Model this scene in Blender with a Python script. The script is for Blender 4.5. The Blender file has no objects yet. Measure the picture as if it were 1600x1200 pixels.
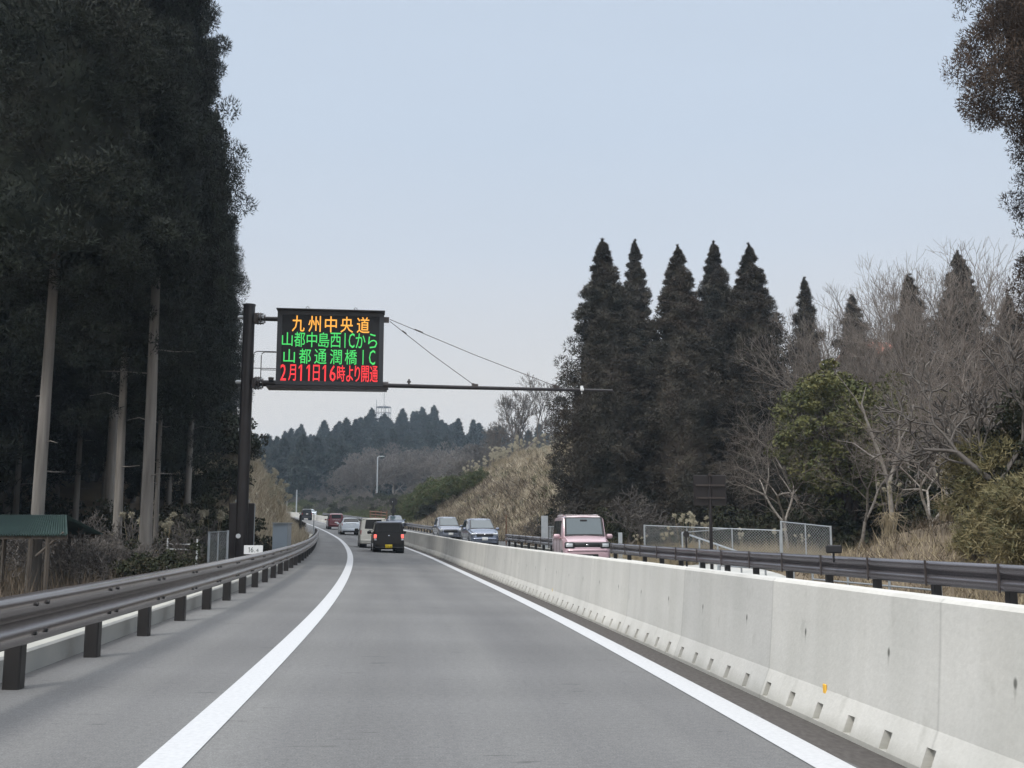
import bpy, math, random
import numpy as np
from mathutils import Vector, Matrix
R = math.radians
C = bpy.context.scene.collection
scn = bpy.context.scene
rng = np.random.default_rng(7)
random.seed(7)

# ---------------------------------------------------------------- camera
F = 1650.0
VX, HY, CH = 653.6, 831.8, 1.2
yaw, pit = math.atan((800 - VX) / F), math.atan((HY - 600) / F)
FW = Vector((math.sin(yaw) * math.cos(pit), math.cos(yaw) * math.cos(pit), math.sin(pit)))
RT = Vector((math.cos(yaw), -math.sin(yaw), 0))
UP = RT.cross(FW)
CAM = Vector((0, 0, CH))
cd = bpy.data.cameras.new('camera'); cam = bpy.data.objects.new('camera', cd); C.objects.link(cam)
cd.sensor_width = 36; cd.lens = F * 36 / 1600; cd.clip_end = 6000; cd.clip_start = 0.1
m = Matrix((RT, UP, -FW)).transposed().to_4x4(); m.translation = CAM
cam.matrix_world = m
scn.camera = cam

# ---------------------------------------------------------------- world, sun, exposure
SUN_EL, SUN_AZ = 46, 222        # high thin-cloud sun, on the left behind the camera
w = bpy.data.worlds.new('World'); scn.world = w; w.use_nodes = True
nt = w.node_tree; N = nt.nodes; L = nt.links; N.clear()
out = N.new('ShaderNodeOutputWorld'); bg = N.new('ShaderNodeBackground'); bg.inputs[1].default_value = 0.1
sky = N.new('ShaderNodeTexSky'); sky.sky_type = 'NISHITA'; sky.sun_disc = False
sky.sun_elevation = R(SUN_EL); sky.sun_rotation = R(SUN_AZ); sky.air_density = 1.0; sky.dust_density = 3
tc = N.new('ShaderNodeTexCoord'); sep = N.new('ShaderNodeSeparateXYZ'); L.new(tc.outputs['Generated'], sep.inputs[0])
cr = N.new('ShaderNodeValToRGB'); L.new(sep.outputs[2], cr.inputs[0])
# overcast veil: pale at the horizon, brighter towards the zenith (values x10 because of strength 0.1)
e = cr.color_ramp.elements
def stops(el, lst):
    while len(el) > 1: el.remove(el[0])
    el[0].position = lst[0][0]; el[0].color = (*lst[0][1], 1)
    for p, c in lst[1:]:
        k = el.new(p); k.color = (*c, 1)
stops(e, [(0.0, (.86, .77, .69)), (.08, (.83, .76, .70)), (.13, (.78, .735, .69)), (.17, (.725, .71, .705)), (.26, (.63, .68, .755)), (.36, (.585, .665, .775)), (.50, (.575, .66, .78)), (.58, (.85, .92, 1.02)), (.75, (1.9, 1.95, 2.05)), (1.0, (2.6, 2.62, 2.7))])
cn = N.new('ShaderNodeTexNoise'); cn.inputs['Scale'].default_value = 2.2; cn.inputs['Detail'].default_value = 5; cn.inputs['Distortion'].default_value = .4
mp = N.new('ShaderNodeMapping'); mp.inputs['Scale'].default_value = (1, 1, 3.2); L.new(tc.outputs['Generated'], mp.inputs[0]); L.new(mp.outputs[0], cn.inputs[0])
mr = N.new('ShaderNodeMapRange'); mr.inputs[3].default_value = 9.6; mr.inputs[4].default_value = 10.5; L.new(cn.outputs['Fac'], mr.inputs[0])
vm = N.new('ShaderNodeVectorMath'); vm.operation = 'SCALE'; L.new(cr.outputs[0], vm.inputs[0]); L.new(mr.outputs[0], vm.inputs['Scale'])
mx = N.new('ShaderNodeMixRGB'); mx.inputs[0].default_value = .9; L.new(sky.outputs[0], mx.inputs[1]); L.new(vm.outputs[0], mx.inputs[2])
L.new(mx.outputs[0], bg.inputs[0]); L.new(bg.outputs[0], out.inputs[0])
sd = bpy.data.lights.new('sun', 'SUN'); sd.energy = 2.0; sd.angle = R(12); sd.color = (1, .96, .9)
so = bpy.data.objects.new('sun', sd); C.objects.link(so)
sdir = Vector((math.sin(R(SUN_AZ)) * math.cos(R(SUN_EL)), math.cos(R(SUN_AZ)) * math.cos(R(SUN_EL)), math.sin(R(SUN_EL))))
so.rotation_euler = sdir.to_track_quat('Z', 'Y').to_euler()
scn.view_settings.view_transform = 'Standard'; scn.view_settings.look = 'None'
scn.view_settings.exposure = 0.1; scn.view_settings.gamma = 1.0
scn.cycles.volume_bounces = 0; scn.cycles.max_bounces = 6; scn.cycles.diffuse_bounces = 3

# ---------------------------------------------------------------- helpers
def mat(name, col, rough=.8, metal=0., var=None, scale=3., detail=4, bump=0., bscale=None, spec=.5, coord='Object', emit=None, rnd=0., stretch=None, alpha=None):
    m = bpy.data.materials.new(name); m.use_nodes = True
    n = m.node_tree.nodes; l = m.node_tree.links; b = n['Principled BSDF']
    b.inputs['Base Color'].default_value = (*col, 1); b.inputs['Roughness'].default_value = rough
    b.inputs['Metallic'].default_value = metal; b.inputs['Specular IOR Level'].default_value = spec
    if emit:
        b.inputs['Emission Color'].default_value = (*emit[0], 1); b.inputs['Emission Strength'].default_value = emit[1]
    if var or bump:
        t = n.new('ShaderNodeTexCoord'); mpn = n.new('ShaderNodeMapping'); l.new(t.outputs[coord], mpn.inputs[0])
        if stretch: mpn.inputs['Scale'].default_value = stretch
        no = n.new('ShaderNodeTexNoise'); no.inputs['Scale'].default_value = scale; no.inputs['Detail'].default_value = detail
        l.new(mpn.outputs[0], no.inputs[0])
    if var:
        r_ = n.new('ShaderNodeValToRGB'); stops(r_.color_ramp.elements, [(.32, col), (.68, var)]); l.new(no.outputs['Fac'], r_.inputs[0])
        last = r_.outputs[0]
        if rnd:
            oi = n.new('ShaderNodeObjectInfo'); h = n.new('ShaderNodeHueSaturation'); mr_ = n.new('ShaderNodeMapRange')
            mr_.inputs[3].default_value = 1 - rnd; mr_.inputs[4].default_value = 1 + rnd
            l.new(oi.outputs['Random'], mr_.inputs[0]); l.new(mr_.outputs[0], h.inputs['Value']); l.new(last, h.inputs['Color']); last = h.outputs[0]
        l.new(last, b.inputs['Base Color'])
    if bump:
        n2 = n.new('ShaderNodeTexNoise'); n2.inputs['Scale'].default_value = bscale or scale * 6; n2.inputs['Detail'].default_value = 6
        l.new(mpn.outputs[0], n2.inputs[0])
        bp = n.new('ShaderNodeBump'); bp.inputs['Strength'].default_value = bump; bp.inputs['Distance'].default_value = .02
        l.new(n2.outputs['Fac'], bp.inputs['Height']); l.new(bp.outputs[0], b.inputs['Normal'])
    return m

def tag(o, label=None, cat=None, group=None, kind=None):
    if label: o['label'] = label
    if cat: o['category'] = cat
    if group: o['group'] = group
    if kind: o['kind'] = kind
    return o

def link(name, me, parent=None):
    o = bpy.data.objects.new(name, me); C.objects.link(o)
    if parent: o.parent = parent
    return o

def empty(name, loc=(0, 0, 0), rz=0):
    o = bpy.data.objects.new(name, None); C.objects.link(o); o.location = loc; o.rotation_euler = (0, 0, rz); o.empty_display_size = .2
    return o

def tri_mesh(name, V, T, mt, smooth=False):
    V = np.asarray(V, dtype=np.float32).reshape(-1, 3); T = np.asarray(T, dtype=np.int32).reshape(-1, 3)
    me = bpy.data.meshes.new(name); me.vertices.add(len(V)); me.vertices.foreach_set('co', V.ravel())
    me.loops.add(len(T) * 3); me.loops.foreach_set('vertex_index', T.ravel())
    me.polygons.add(len(T)); me.polygons.foreach_set('loop_start', np.arange(len(T), dtype=np.int32) * 3)
    me.update(calc_edges=True)
    if smooth: me.polygons.foreach_set('use_smooth', np.ones(len(T), dtype=bool))
    if mt: me.materials.append(mt)
    return me

class MB:
    """collects shapes into one mesh"""
    def __init__(s): s.v = []; s.f = []; s.uv = None
    def add(s, v, f):
        k = len(s.v); s.v += [tuple(p) for p in v]; s.f += [tuple(i + k for i in q) for q in f]; return s
    def box(s, c, d, rz=0, bev=0.0, M=None):
        x, y, z = d[0] / 2, d[1] / 2, d[2] / 2
        if bev:
            b = min(bev, x * .9, y * .9, z * .9)
            oct_ = [(x - b, -y), (x, -y + b), (x, y - b), (x - b, y), (-x + b, y), (-x, y - b), (-x, -y + b), (-x + b, -y)]
            inn = [(max(-x + b, min(x - b, p)), max(-y + b, min(y - b, q))) for p, q in oct_]
            v = [(p, q, -z) for p, q in inn] + [(p, q, -z + b) for p, q in oct_] + [(p, q, z - b) for p, q in oct_] + [(p, q, z) for p, q in inn]
            f = [tuple(range(7, -1, -1)), tuple(range(24, 32))]
            for r_ in range(3):
                for i in range(8):
                    j = (i + 1) % 8; f.append((r_ * 8 + i, r_ * 8 + j, r_ * 8 + 8 + j, r_ * 8 + 8 + i))
        else:
            v = [(-x, -y, -z), (x, -y, -z), (x, y, -z), (-x, y, -z), (-x, -y, z), (x, -y, z), (x, y, z), (-x, y, z)]
            f = [(3, 2, 1, 0), (4, 5, 6, 7), (0, 1, 5, 4), (1, 2, 6, 5), (2, 3, 7, 6), (3, 0, 4, 7)]
        cz, sz = math.cos(rz), math.sin(rz)
        v = [Vector((p * cz - q * sz, p * sz + q * cz, r_)) for p, q, r_ in v]
        if M: v = [M @ p for p in v]
        return s.add([(p[0] + c[0], p[1] + c[1], p[2] + c[2]) for p in v], f)
    def tube(s, pts, r, n=8, cap=True):
        pts = [Vector(p) for p in pts]; rr = r if isinstance(r, (list, tuple)) else [r] * len(pts)
        v = []; f = []; ref = None
        for i, p in enumerate(pts):
            d = (pts[min(i + 1, len(pts) - 1)] - pts[max(i - 1, 0)]).normalized()
            if ref is None or abs(ref.dot(d)) > .95: ref = Vector((0, 0, 1)) if abs(d.z) < .9 else Vector((1, 0, 0))
            a = d.cross(ref).normalized(); b = d.cross(a)
            for k in range(n):
                t = 2 * math.pi * k / n; v.append(p + (a * math.cos(t) + b * math.sin(t)) * rr[i])
        for i in range(len(pts) - 1):
            for k in range(n):
                f.append((i * n + k, i * n + (k + 1) % n, (i + 1) * n + (k + 1) % n, (i + 1) * n + k))
        if cap: f.append(tuple(range(n))); f.append(tuple(range((len(pts) - 1) * n, len(pts) * n))[::-1])
        return s.add(v, f)
    def disc(s, c, r, t, axis='y', n=20):
        a = {'x': Vector((1, 0, 0)), 'y': Vector((0, 1, 0)), 'z': Vector((0, 0, 1))}[axis]; c = Vector(c)
        return s.tube([c - a * t / 2, c + a * t / 2], r, n)
    def mesh(s, name, mt, smooth=False, auto=None):
        me = bpy.data.meshes.new(name); me.from_pydata(s.v, [], s.f); me.materials.append(mt)
        if smooth: me.shade_smooth()
        elif auto: me.shade_smooth(); me.set_sharp_from_angle(angle=R(auto))
        return me
    def build(s, name, mt, parent=None, smooth=False, auto=None): return link(name, s.mesh(name, mt, smooth, auto), parent)

# ---------------------------------------------------------------- the road line (plan, grade, cross fall)
SK = np.array([0, 15, 30, 45, 60, 80, 100, 125, 150, 180, 220, 260, 330.])
KAP = np.array([0.351, 2.355, 0.919, 1.82, 0.806, 1.419, 0.789, 0.803, 0.089, 2.05, 4.788, 7.527, 8.]) / 1000
GRA = np.array([0, 0, 5.106, 13.666, 14.6, 17.6, 24.2, 27.6, 26.217, 31.18, 35.64, 40.084, 40]) / 1000
S = np.arange(0, 341, 1.0)
TH = np.cumsum(np.interp(S, SK, KAP)); ZZ = np.cumsum(np.interp(S, SK, GRA)); ZZ -= ZZ[0]
XX = -np.cumsum(np.sin(TH)); YY = np.cumsum(np.cos(TH)); XX -= XX[0]; YY -= YY[0]
TH[:] = TH
def line_at(s):
    if s < 0: return 0.0, float(s), 0.0, 0.0
    return float(np.interp(s, S, XX)), float(np.interp(s, S, YY)), float(np.interp(s, S, ZZ)), float(np.interp(s, S, TH))
def cross(s, lat):
    e_ = -.0136 + (-.0527 + .0136) * min(max(s / 60, 0), 1)
    return e_ * max(min(lat, 3.0), -4.0) + .13 * min(max((lat - 2.95) / .1, 0), 1)
def rp(s, lat, up=0.):
    x, y, z, t = line_at(s)
    return Vector((x + lat * math.cos(t), y + lat * math.sin(t), z + cross(s, lat) + up))
A, G, B, O = 2.237, -2.862, 2.638, 5.618
def sofy(y): return y if y < 0 else float(np.interp(y, YY, S)) + (max(0, y - YY[-1]))
def lat_of(x, y):
    s = sofy(y)
    X0, Y0, z, t = line_at(min(s, 340)); return (x - X0) * math.cos(t), min(s, 340)

def smooth(a, b, x):
    t = min(max((x - a) / (b - a), 0), 1); return t * t * (3 - 2 * t)
def hash2(x, y): return .5 + .5 * math.sin(x * .7 + 1.3 * math.sin(y * .31)) * math.cos(y * .53 + .8 * math.sin(x * .23))
RIDX = [-400, -140, -95, -75, -58, -45, -28, -18, 7, 22, 35, 63, 120, 300]
RIDH = [9, 1, 8, 16, 23, 28, 31, 33, 33, 30, 25, 24, 26, 32]
def terrain(x, y):
    lat, s = lat_of(x, y)
    rz = line_at(s)[2] + cross(s, lat)
    z = rz - .18
    bumps = .25 * (hash2(x, y) - .5) + .5 * (hash2(x * .3 + 9, y * .3) - .5)
    if lat < -3.25:
        d = -3.25 - lat
        low = rz - .18 - .75 * smooth(0, 1.6, d) + (bumps * .6) * smooth(1, 4, d)
        # cutting slope on the left beyond the gantry
        up = smooth(56, 72, y) * (1 - smooth(200, 290, y))
        hgt = 5.6 * smooth(.7, 5.2, d) + smooth(8, 60, d) * 6
        z = low + up * (hgt * (1 + .12 * (hash2(x * 2, y * 2) - .5)) + .6 * smooth(1, 2, d))
        z += (1 - up) * smooth(14, 60, d) * 4
    elif lat > 8.5:
        d = lat - 8.5
        z = rz - .18 - .35 * smooth(0, 1.2, d) * (1 - smooth(60, 80, y)) + bumps * smooth(1, 5, d)
        spur = smooth(70, 92, y) * (1 - .36 * smooth(118, 190, y)) * (1 - smooth(255, 285, y))
        top = 9.6 - rz
        toe = 1.2 + 1.8 * (1 - smooth(80, 110, y))
        hgt = top * smooth(toe, toe + 12.5, d) ** .85 * (1 + .10 * (hash2(x * 1.4, y * 1.4) - .5))
        near = (1 - smooth(70, 92, y))
        bank = near * (1.9 * smooth(3.2, 8, d) * (1 - smooth(31, 37, y)) + smooth(12, 40, d) * 3.4 + smooth(40, 120, d) * 12)
        z = z + spur * hgt + bank
    # far hill
    f = smooth(275, 455, y) * (1 if y < 475 else 1 - .8 * smooth(475, 700, y))
    if f > 0:
        hz = float(np.interp(x, RIDX, RIDH)) * f + 6 * (1 - f) + 2.0 * (hash2(x * .12, y * .12) - .5)
        k = smooth(275, 300, y); z = z * (1 - k) + hz * k
    if y > 800: z += 62 * smooth(850, 1300, y) * (.75 + .25 * hash2(x * .012, y * .01))
    return z

# ---------------------------------------------------------------- pixel of the photograph + depth -> world (every object then stands at its own true distance)
def at(px, py, D): return CAM + FW * D + RT * ((px - 800) / F * D) - UP * ((py - 600) / F * D)
def gnd(px, D, dz=0.):
    p = at(px, HY, D); return Vector((p.x, p.y, terrain(p.x, p.y) + dz))
def top_h(px, py, D, base): return at(px, py, D).z - base.z

# ---------------------------------------------------------------- materials
M = {}
M['dirt'] = mat('dirt', (.10, .075, .05), .95, var=(.19, .15, .10), scale=.6, detail=8, bump=.8, bscale=6)
_d = M['dirt']; _n = _d.node_tree.nodes; _l = _d.node_tree.links; _b = _n['Principled BSDF']; _s = _b.inputs['Base Color'].links[0].from_socket
_t = _n.new('ShaderNodeTexCoord'); _x = _n.new('ShaderNodeSeparateXYZ'); _l.new(_t.outputs['Object'], _x.inputs[0]); _r = _n.new('ShaderNodeMapRange'); _r.inputs[1].default_value = 255; _r.inputs[2].default_value = 270; _l.new(_x.outputs[1], _r.inputs[0])
_m = _n.new('ShaderNodeMixRGB'); _l.new(_r.outputs[0], _m.inputs[0]); _l.new(_s, _m.inputs[1]); _m.inputs[2].default_value = (.035, .036, .024, 1); _l.new(_m.outputs[0], _b.inputs['Base Color'])
M['bark'] = mat('bark', (.13, .12, .11), .9, var=(.24, .225, .205), scale=5, bump=.9, bscale=20, stretch=(1, 1, .12), rnd=.3)
M['bark_dark'] = mat('bark_dark', (.035, .028, .022), .9, var=(.07, .055, .045), scale=4, stretch=(1, 1, .2))
M['bark_pale'] = mat('bark_pale', (.17, .15, .13), .85, var=(.32, .30, .27), scale=6, rnd=.2)
M['twig'] = mat('twig', (.12, .10, .086), .9, var=(.24, .21, .185), scale=1.2, rnd=.2)
M['twig_far'] = mat('twig_far', (.085, .075, .068), .9, var=(.16, .145, .13), scale=.5, rnd=.25)
def foliage(name, c1, c2, c3, sc, rnd=.2):
    m = mat(name, c1, .75, var=c2, scale=sc, detail=2, spec=.25, rnd=rnd)
    n = m.node_tree.nodes; l = m.node_tree.links; b = n['Principled BSDF']
    src = b.inputs['Base Color'].links[0].from_socket
    t = n.new('ShaderNodeTexCoord'); no = n.new('ShaderNodeTexNoise'); no.inputs['Scale'].default_value = sc * 4; no.inputs['Detail'].default_value = 3
    l.new(t.outputs['Object'], no.inputs[0])
    r_ = n.new('ShaderNodeMapRange'); r_.inputs[1].default_value = .46; r_.inputs[2].default_value = .66; l.new(no.outputs['Fac'], r_.inputs[0])
    mi = n.new('ShaderNodeMixRGB'); l.new(r_.outputs[0], mi.inputs[0]); l.new(src, mi.inputs[1]); mi.inputs[2].default_value = (*c3, 1)
    l.new(mi.outputs[0], b.inputs['Base Color'])
    return m
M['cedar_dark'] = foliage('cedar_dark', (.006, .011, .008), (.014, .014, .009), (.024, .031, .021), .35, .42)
M['cedar_brown'] = foliage('cedar_brown', (.033, .034, .028), (.062, .047, .037), (.078, .072, .056), .3, .3)
M['cedar_rust'] = foliage('cedar_rust', (.036, .029, .023), (.074, .048, .034), (.090, .066, .048), .3, .2)
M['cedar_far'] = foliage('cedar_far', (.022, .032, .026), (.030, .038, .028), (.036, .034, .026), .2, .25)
M['leaf_green'] = foliage('leaf_green', (.11, .12, .045), (.19, .18, .07), (.07, .085, .035), .5)
M['leaf_dark'] = foliage('leaf_dark', (.022, .028, .014), (.036, .042, .020), (.042, .034, .022), .8)
M['leaf_mid'] = foliage('leaf_mid', (.055, .075, .030), (.085, .105, .038), (.10, .09, .045), .5)
M['bamboo'] = foliage('bamboo', (.14, .125, .06), (.23, .19, .10), (.07, .075, .035), .8)
M['dry'] = foliage('dry', (.44, .38, .285), (.58, .52, .40), (.28, .235, .17), .5, 0)
M['dry_dark'] = foliage('dry_dark', (.11, .085, .062), (.18, .145, .105), (.065, .055, .040), .7, 0)
M['plume'] = mat('plume', (.42, .39, .30), .9)
M['straw'] = mat('straw', (.26, .215, .14), .9, var=(.38, .32, .215), scale=3)
M['metal_dark'] = mat('metal_dark', (.045, .036, .034), .38, .3, var=(.07, .058, .054), scale=2, spec=.6)
M['rail'] = mat('rail', (.17, .15, .145), .24, .7, var=(.25, .23, .225), scale=.8, detail=6, spec=.7)
M['rail_grey'] = mat('rail_grey', (.14, .128, .135), .27, .7, var=(.21, .195, .205), scale=.8, detail=6, spec=.7)
M['post'] = mat('post', (.014, .013, .013), .5, .1, var=(.022, .02, .02), scale=3)
M['pole'] = mat('pole', (.020, .017, .018), .35, .3, var=(.03, .027, .028), scale=1)
M['galv'] = mat('galv', (.38, .42, .45), .45, .5, var=(.5, .53, .56), scale=3)
M['galv_wire'] = mat('galv_wire', (.42, .45, .47), .5, .4)
M['white'] = mat('white', (.72, .74, .75), .55)
M['black'] = mat('black', (.012, .012, .013), .5)
M['rubber'] = mat('rubber', (.012, .012, .012), .85)
M['rust'] = mat('rust', (.12, .06, .04), .9, var=(.2, .1, .06), scale=8)
M['chrome'] = mat('chrome', (.6, .61, .63), .15, 1)
M['glass_lens'] = mat('glass_lens', (.55, .58, .6), .1, .2)
M['plastic_dark'] = mat('plastic_dark', (.02, .02, .022), .5)
M['tail_red'] = mat('tail_red', (.35, .015, .02), .2)
M['tail_lit'] = mat('tail_lit', (.8, .1, .08), .3, emit=((1, .20, .16), .9))
M['plate_white'] = mat('plate_white', (.75, .77, .76), .5)
M['plate_yellow'] = mat('plate_yellow', (.75, .55, .02), .5)
M['ink_green'] = mat('ink_green', (.02, .12, .05), .6)
M['roof_green'] = mat('roof_green', (.022, .048, .045), .6, var=(.035, .070, .062), scale=1.5, bump=.3)
M['wood'] = mat('wood', (.05, .042, .034), .9, var=(.10, .085, .07), scale=6, stretch=(1, 1, .2))
def glass_mat(name, col, rough=.03, ior=1.6):
    m = mat(name, col, rough, 0, spec=.5); b = m.node_tree.nodes['Principled BSDF']; b.inputs['IOR'].default_value = ior; return m
M['windscreen'] = glass_mat('windscreen', (.05, .075, .085), .03, 1.75)
M['tint'] = glass_mat('tint', (.006, .007, .008), .04, 1.42)
def paint(name, col, flake=.15, rough=.28):
    m = mat(name, col, rough, flake); b = m.node_tree.nodes['Principled BSDF']; b.inputs['Coat Weight'].default_value = .8; b.inputs['Coat Roughness'].default_value = .05; return m

# asphalt: u = lateral metres, v = metres along
def asphalt(name, dark_edge):
    m = bpy.data.materials.new(name); m.use_nodes = True; n = m.node_tree.nodes; l = m.node_tree.links; b = n['Principled BSDF']
    uv = n.new('ShaderNodeUVMap'); sp = n.new('ShaderNodeSeparateXYZ'); l.new(uv.outputs[0], sp.inputs[0])
    def noise(scale, det, sx, sy, rough=.5):
        mp_ = n.new('ShaderNodeMapping'); mp_.inputs['Scale'].default_value = (sx, sy, 1); l.new(uv.outputs[0], mp_.inputs[0])
        q = n.new('ShaderNodeTexNoise'); q.inputs['Scale'].default_value = scale; q.inputs['Detail'].default_value = det; q.inputs['Roughness'].default_value = rough; l.new(mp_.outputs[0], q.inputs[0]); return q.outputs['Fac']
    def ramp(src, lst):
        r_ = n.new('ShaderNodeValToRGB'); stops(r_.color_ramp.elements, lst); l.new(src, r_.inputs[0]); return r_.outputs[0]
    def mul(a_, b_):
        q = n.new('ShaderNodeMixRGB'); q.blend_type = 'MULTIPLY'; q.inputs[0].default_value = 1; l.new(a_, q.inputs[1]); l.new(b_, q.inputs[2]); return q.outputs[0]
    base = ramp(noise(90, 3, 1, 1, .7), [(.25, (.105, .105, .104)), (.5, (.155, .156, .155)), (.75, (.25, .25, .247))])
    mid = ramp(noise(22, 4, 1, 1, .6), [(.3, (.86, .86, .86)), (.7, (1.12, 1.12, 1.12))])
    big = ramp(noise(.5, 5, 1.6, .22), [(.3, (.82, .82, .83)), (.7, (1.08, 1.08, 1.07))])
    band = ramp(noise(1.0, 3, .05, .5), [(.35, (.92, .92, .92)), (.65, (1.05, 1.05, 1.05))])
    streak = ramp(noise(1.0, 4, 2.3, .02), [(.3, (.93, .93, .94)), (.7, (1.05, 1.05, 1.04))])
    col = mul(mul(mul(mul(base, mid), big), band), streak)
    wt_ = n.new('ShaderNodeMath'); wt_.operation = 'MULTIPLY_ADD'; wt_.inputs[1].default_value = 2 * math.pi / 1.5; wt_.inputs[2].default_value = (.26 + .75) * 2 * math.pi / 1.5; l.new(sp.outputs[0], wt_.inputs[0])
    cs_ = n.new('ShaderNodeMath'); cs_.operation = 'COSINE'; l.new(wt_.outputs[0], cs_.inputs[0]); mr2 = n.new('ShaderNodeMapRange'); mr2.inputs[1].default_value = -1; l.new(cs_.outputs[0], mr2.inputs[0])
    col = mul(col, ramp(mr2.outputs[0], [(0, (.935, .935, .94)), (1, (1.03, 1.03, 1.03))]))
    # scattered short cracks / scuffs
    sc = ramp(noise(2.2, 5, .55, 3.4, .6), [(.655, (1, 1, 1)), (.69, (.66, .66, .66))]); col = mul(col, sc)
    if dark_edge:
        ad = n.new('ShaderNodeMath'); ad.operation = 'MULTIPLY_ADD'; ad.inputs[1].default_value = .22; l.new(noise(2.0, 6, 3, 1), ad.inputs[0]); l.new(sp.outputs[0], ad.inputs[2])
        mrr = n.new('ShaderNodeMapRange'); mrr.inputs[1].default_value = A + .20; mrr.inputs[2].default_value = A + .24; l.new(ad.outputs[0], mrr.inputs[0])
        q = n.new('ShaderNodeMixRGB'); l.new(mrr.outputs[0], q.inputs[0]); l.new(col, q.inputs[1])
        dk = ramp(noise(30, 5, 1, .4), [(.3, (.062, .056, .052)), (.7, (.10, .092, .086))]); l.new(dk, q.inputs[2]); col = q.outputs[0]
    l.new(col, b.inputs['Base Color']); b.inputs['Roughness'].default_value = .88; b.inputs['Specular IOR Level'].default_value = .3
    bp = n.new('ShaderNodeBump'); bp.inputs['Strength'].default_value = .35; bp.inputs['Distance'].default_value = .006; l.new(noise(160, 2, 1, 1), bp.inputs['Height']); l.new(bp.outputs[0], b.inputs['Normal'])
    return m
M['asphalt'] = asphalt('asphalt', True); M['asphalt_opp'] = asphalt('asphalt_opp', False)
M['line'] = mat('line', (.53, .54, .55), .6, var=(.46, .47, .48), scale=30, detail=8)

# barrier concrete with panel joints, tie holes and run-off stains (u = metres along, v = height)
def concrete_barrier_mat():
    m = bpy.data.materials.new('barrier_concrete'); m.use_nodes = True; n = m.node_tree.nodes; l = m.node_tree.links; b = n['Principled BSDF']
    uv = n.new('ShaderNodeUVMap'); sp = n.new('ShaderNodeSeparateXYZ'); l.new(uv.outputs[0], sp.inputs[0]); U, V_ = sp.outputs[0], sp.outputs[1]
    def mth(op, a_, b_=None, c_=None):
        q = n.new('ShaderNodeMath'); q.operation = op
        for i, x in enumerate((a_, b_, c_)):
            if x is None: continue
            if isinstance(x, (int, float)): q.inputs[i].default_value = x
            else: l.new(x, q.inputs[i])
        return q.outputs[0]
    def noise(scale, det, sx, sy):
        mp_ = n.new('ShaderNodeMapping'); mp_.inputs['Scale'].default_value = (sx, sy, 1); l.new(uv.outputs[0], mp_.inputs[0])
        q = n.new('ShaderNodeTexNoise'); q.inputs['Scale'].default_value = scale; q.inputs['Detail'].default_value = det; l.new(mp_.outputs[0], q.inputs[0]); return q.outputs['Fac']
    def ramp(src, lst):
        r_ = n.new('ShaderNodeValToRGB'); stops(r_.color_ramp.elements, lst); l.new(src, r_.inputs[0]); return r_.outputs[0]
    def mul(a_, b_, fac=1.):
        q = n.new('ShaderNodeMixRGB'); q.blend_type = 'MULTIPLY'; q.inputs[0].default_value = fac; l.new(a_, q.inputs[1]); l.new(b_, q.inputs[2]); return q.outputs[0]
    base = ramp(noise(1.3, 8, 1, 1), [(.3, (.515, .51, .48)), (.7, (.59, .58, .545))])
    fine = ramp(noise(25, 6, 1, 1), [(.3, (.95, .95, .95)), (.7, (1.03, 1.03, 1.03))])
    vert = ramp(noise(2.2, 6, 1.0, .12), [(.34, (.91, .91, .90)), (.55, (1, 1, 1))])
    col = mul(mul(base, fine), vert)
    # panel tint
    pan = mth('FLOOR', mth('DIVIDE', mth('ADD', U, J0), 2.6)); wn = n.new('ShaderNodeTexWhiteNoise'); wn.noise_dimensions = '1D'; l.new(pan, wn.inputs['W'])
    col = mul(col, ramp(wn.outputs['Value'], [(0, (.90, .905, .91)), (1, (1.05, 1.05, 1.04))]))
    # joint line
    fr = mth('ABSOLUTE', mth('SUBTRACT', mth('FRACT', mth('DIVIDE', mth('ADD', U, J0), 2.6)), .5)); fr = mth('SUBTRACT', .5, fr)   # 0 at the joint
    col = mul(col, ramp(fr, [(.0, (.78, .78, .78)), (.0022, (.86, .86, .86)), (.006, (1, 1, 1))]))
    # tie holes
    du = mth('MULTIPLY', mth('SUBTRACT', mth('FRACT', mth('DIVIDE', mth('ADD', U, J1), 1.3)), .5), 1.3)
    dv = mth('SUBTRACT', V_, .56)
    rr = mth('SQRT', mth('ADD', mth('POWER', mth('MULTIPLY', du, 1.5), 2), mth('POWER', dv, 2)))
    col = mul(col, ramp(rr, [(.014, (.30, .30, .29)), (.032, (1, 1, 1))]))
    dn = mth('ADD', mth('MULTIPLY', mth('ABSOLUTE', du), 7), mth('MULTIPLY', mth('ABSOLUTE', mth('ADD', dv, .035)), 2.2))
    col = mul(col, ramp(dn, [(.02, (.72, .72, .71)), (.15, (1, 1, 1))]))
    gr_ = mth('ADD', V_, mth('MULTIPLY', noise(2.5, 6, 1, 1), .16)); col = mul(col, ramp(gr_, [(.09, (.74, .74, .72)), (.19, (1, 1, 1))]))
    spk = ramp(noise(3.0, 8, 1.6, 1), [(.62, (1, 1, 1)), (.74, (.86, .86, .85))]); col = mul(col, spk)
    l.new(col, b.inputs['Base Color']); b.inputs['Roughness'].default_value = .82; b.inputs['Specular IOR Level'].default_value = .3
    bp = n.new('ShaderNodeBump'); bp.inputs['Strength'].default_value = .2; bp.inputs['Distance'].default_value = .01; l.new(noise(40, 6, 1, 1), bp.inputs['Height']); l.new(bp.outputs[0], b.inputs['Normal'])
    return m
J0, J1 = 2.6 - 5.45 % 2.6, 1.3 * .5 - 4.75 % 1.3
M['concrete'] = concrete_barrier_mat()
M['kerb'] = mat('kerb', (.33, .34, .33), .85, var=(.42, .42, .40), scale=2, detail=8, bump=.2)
M['kerb_top'] = mat('kerb_top', (.36, .36, .33), .85, var=(.44, .44, .40), scale=2, detail=8)
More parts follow.
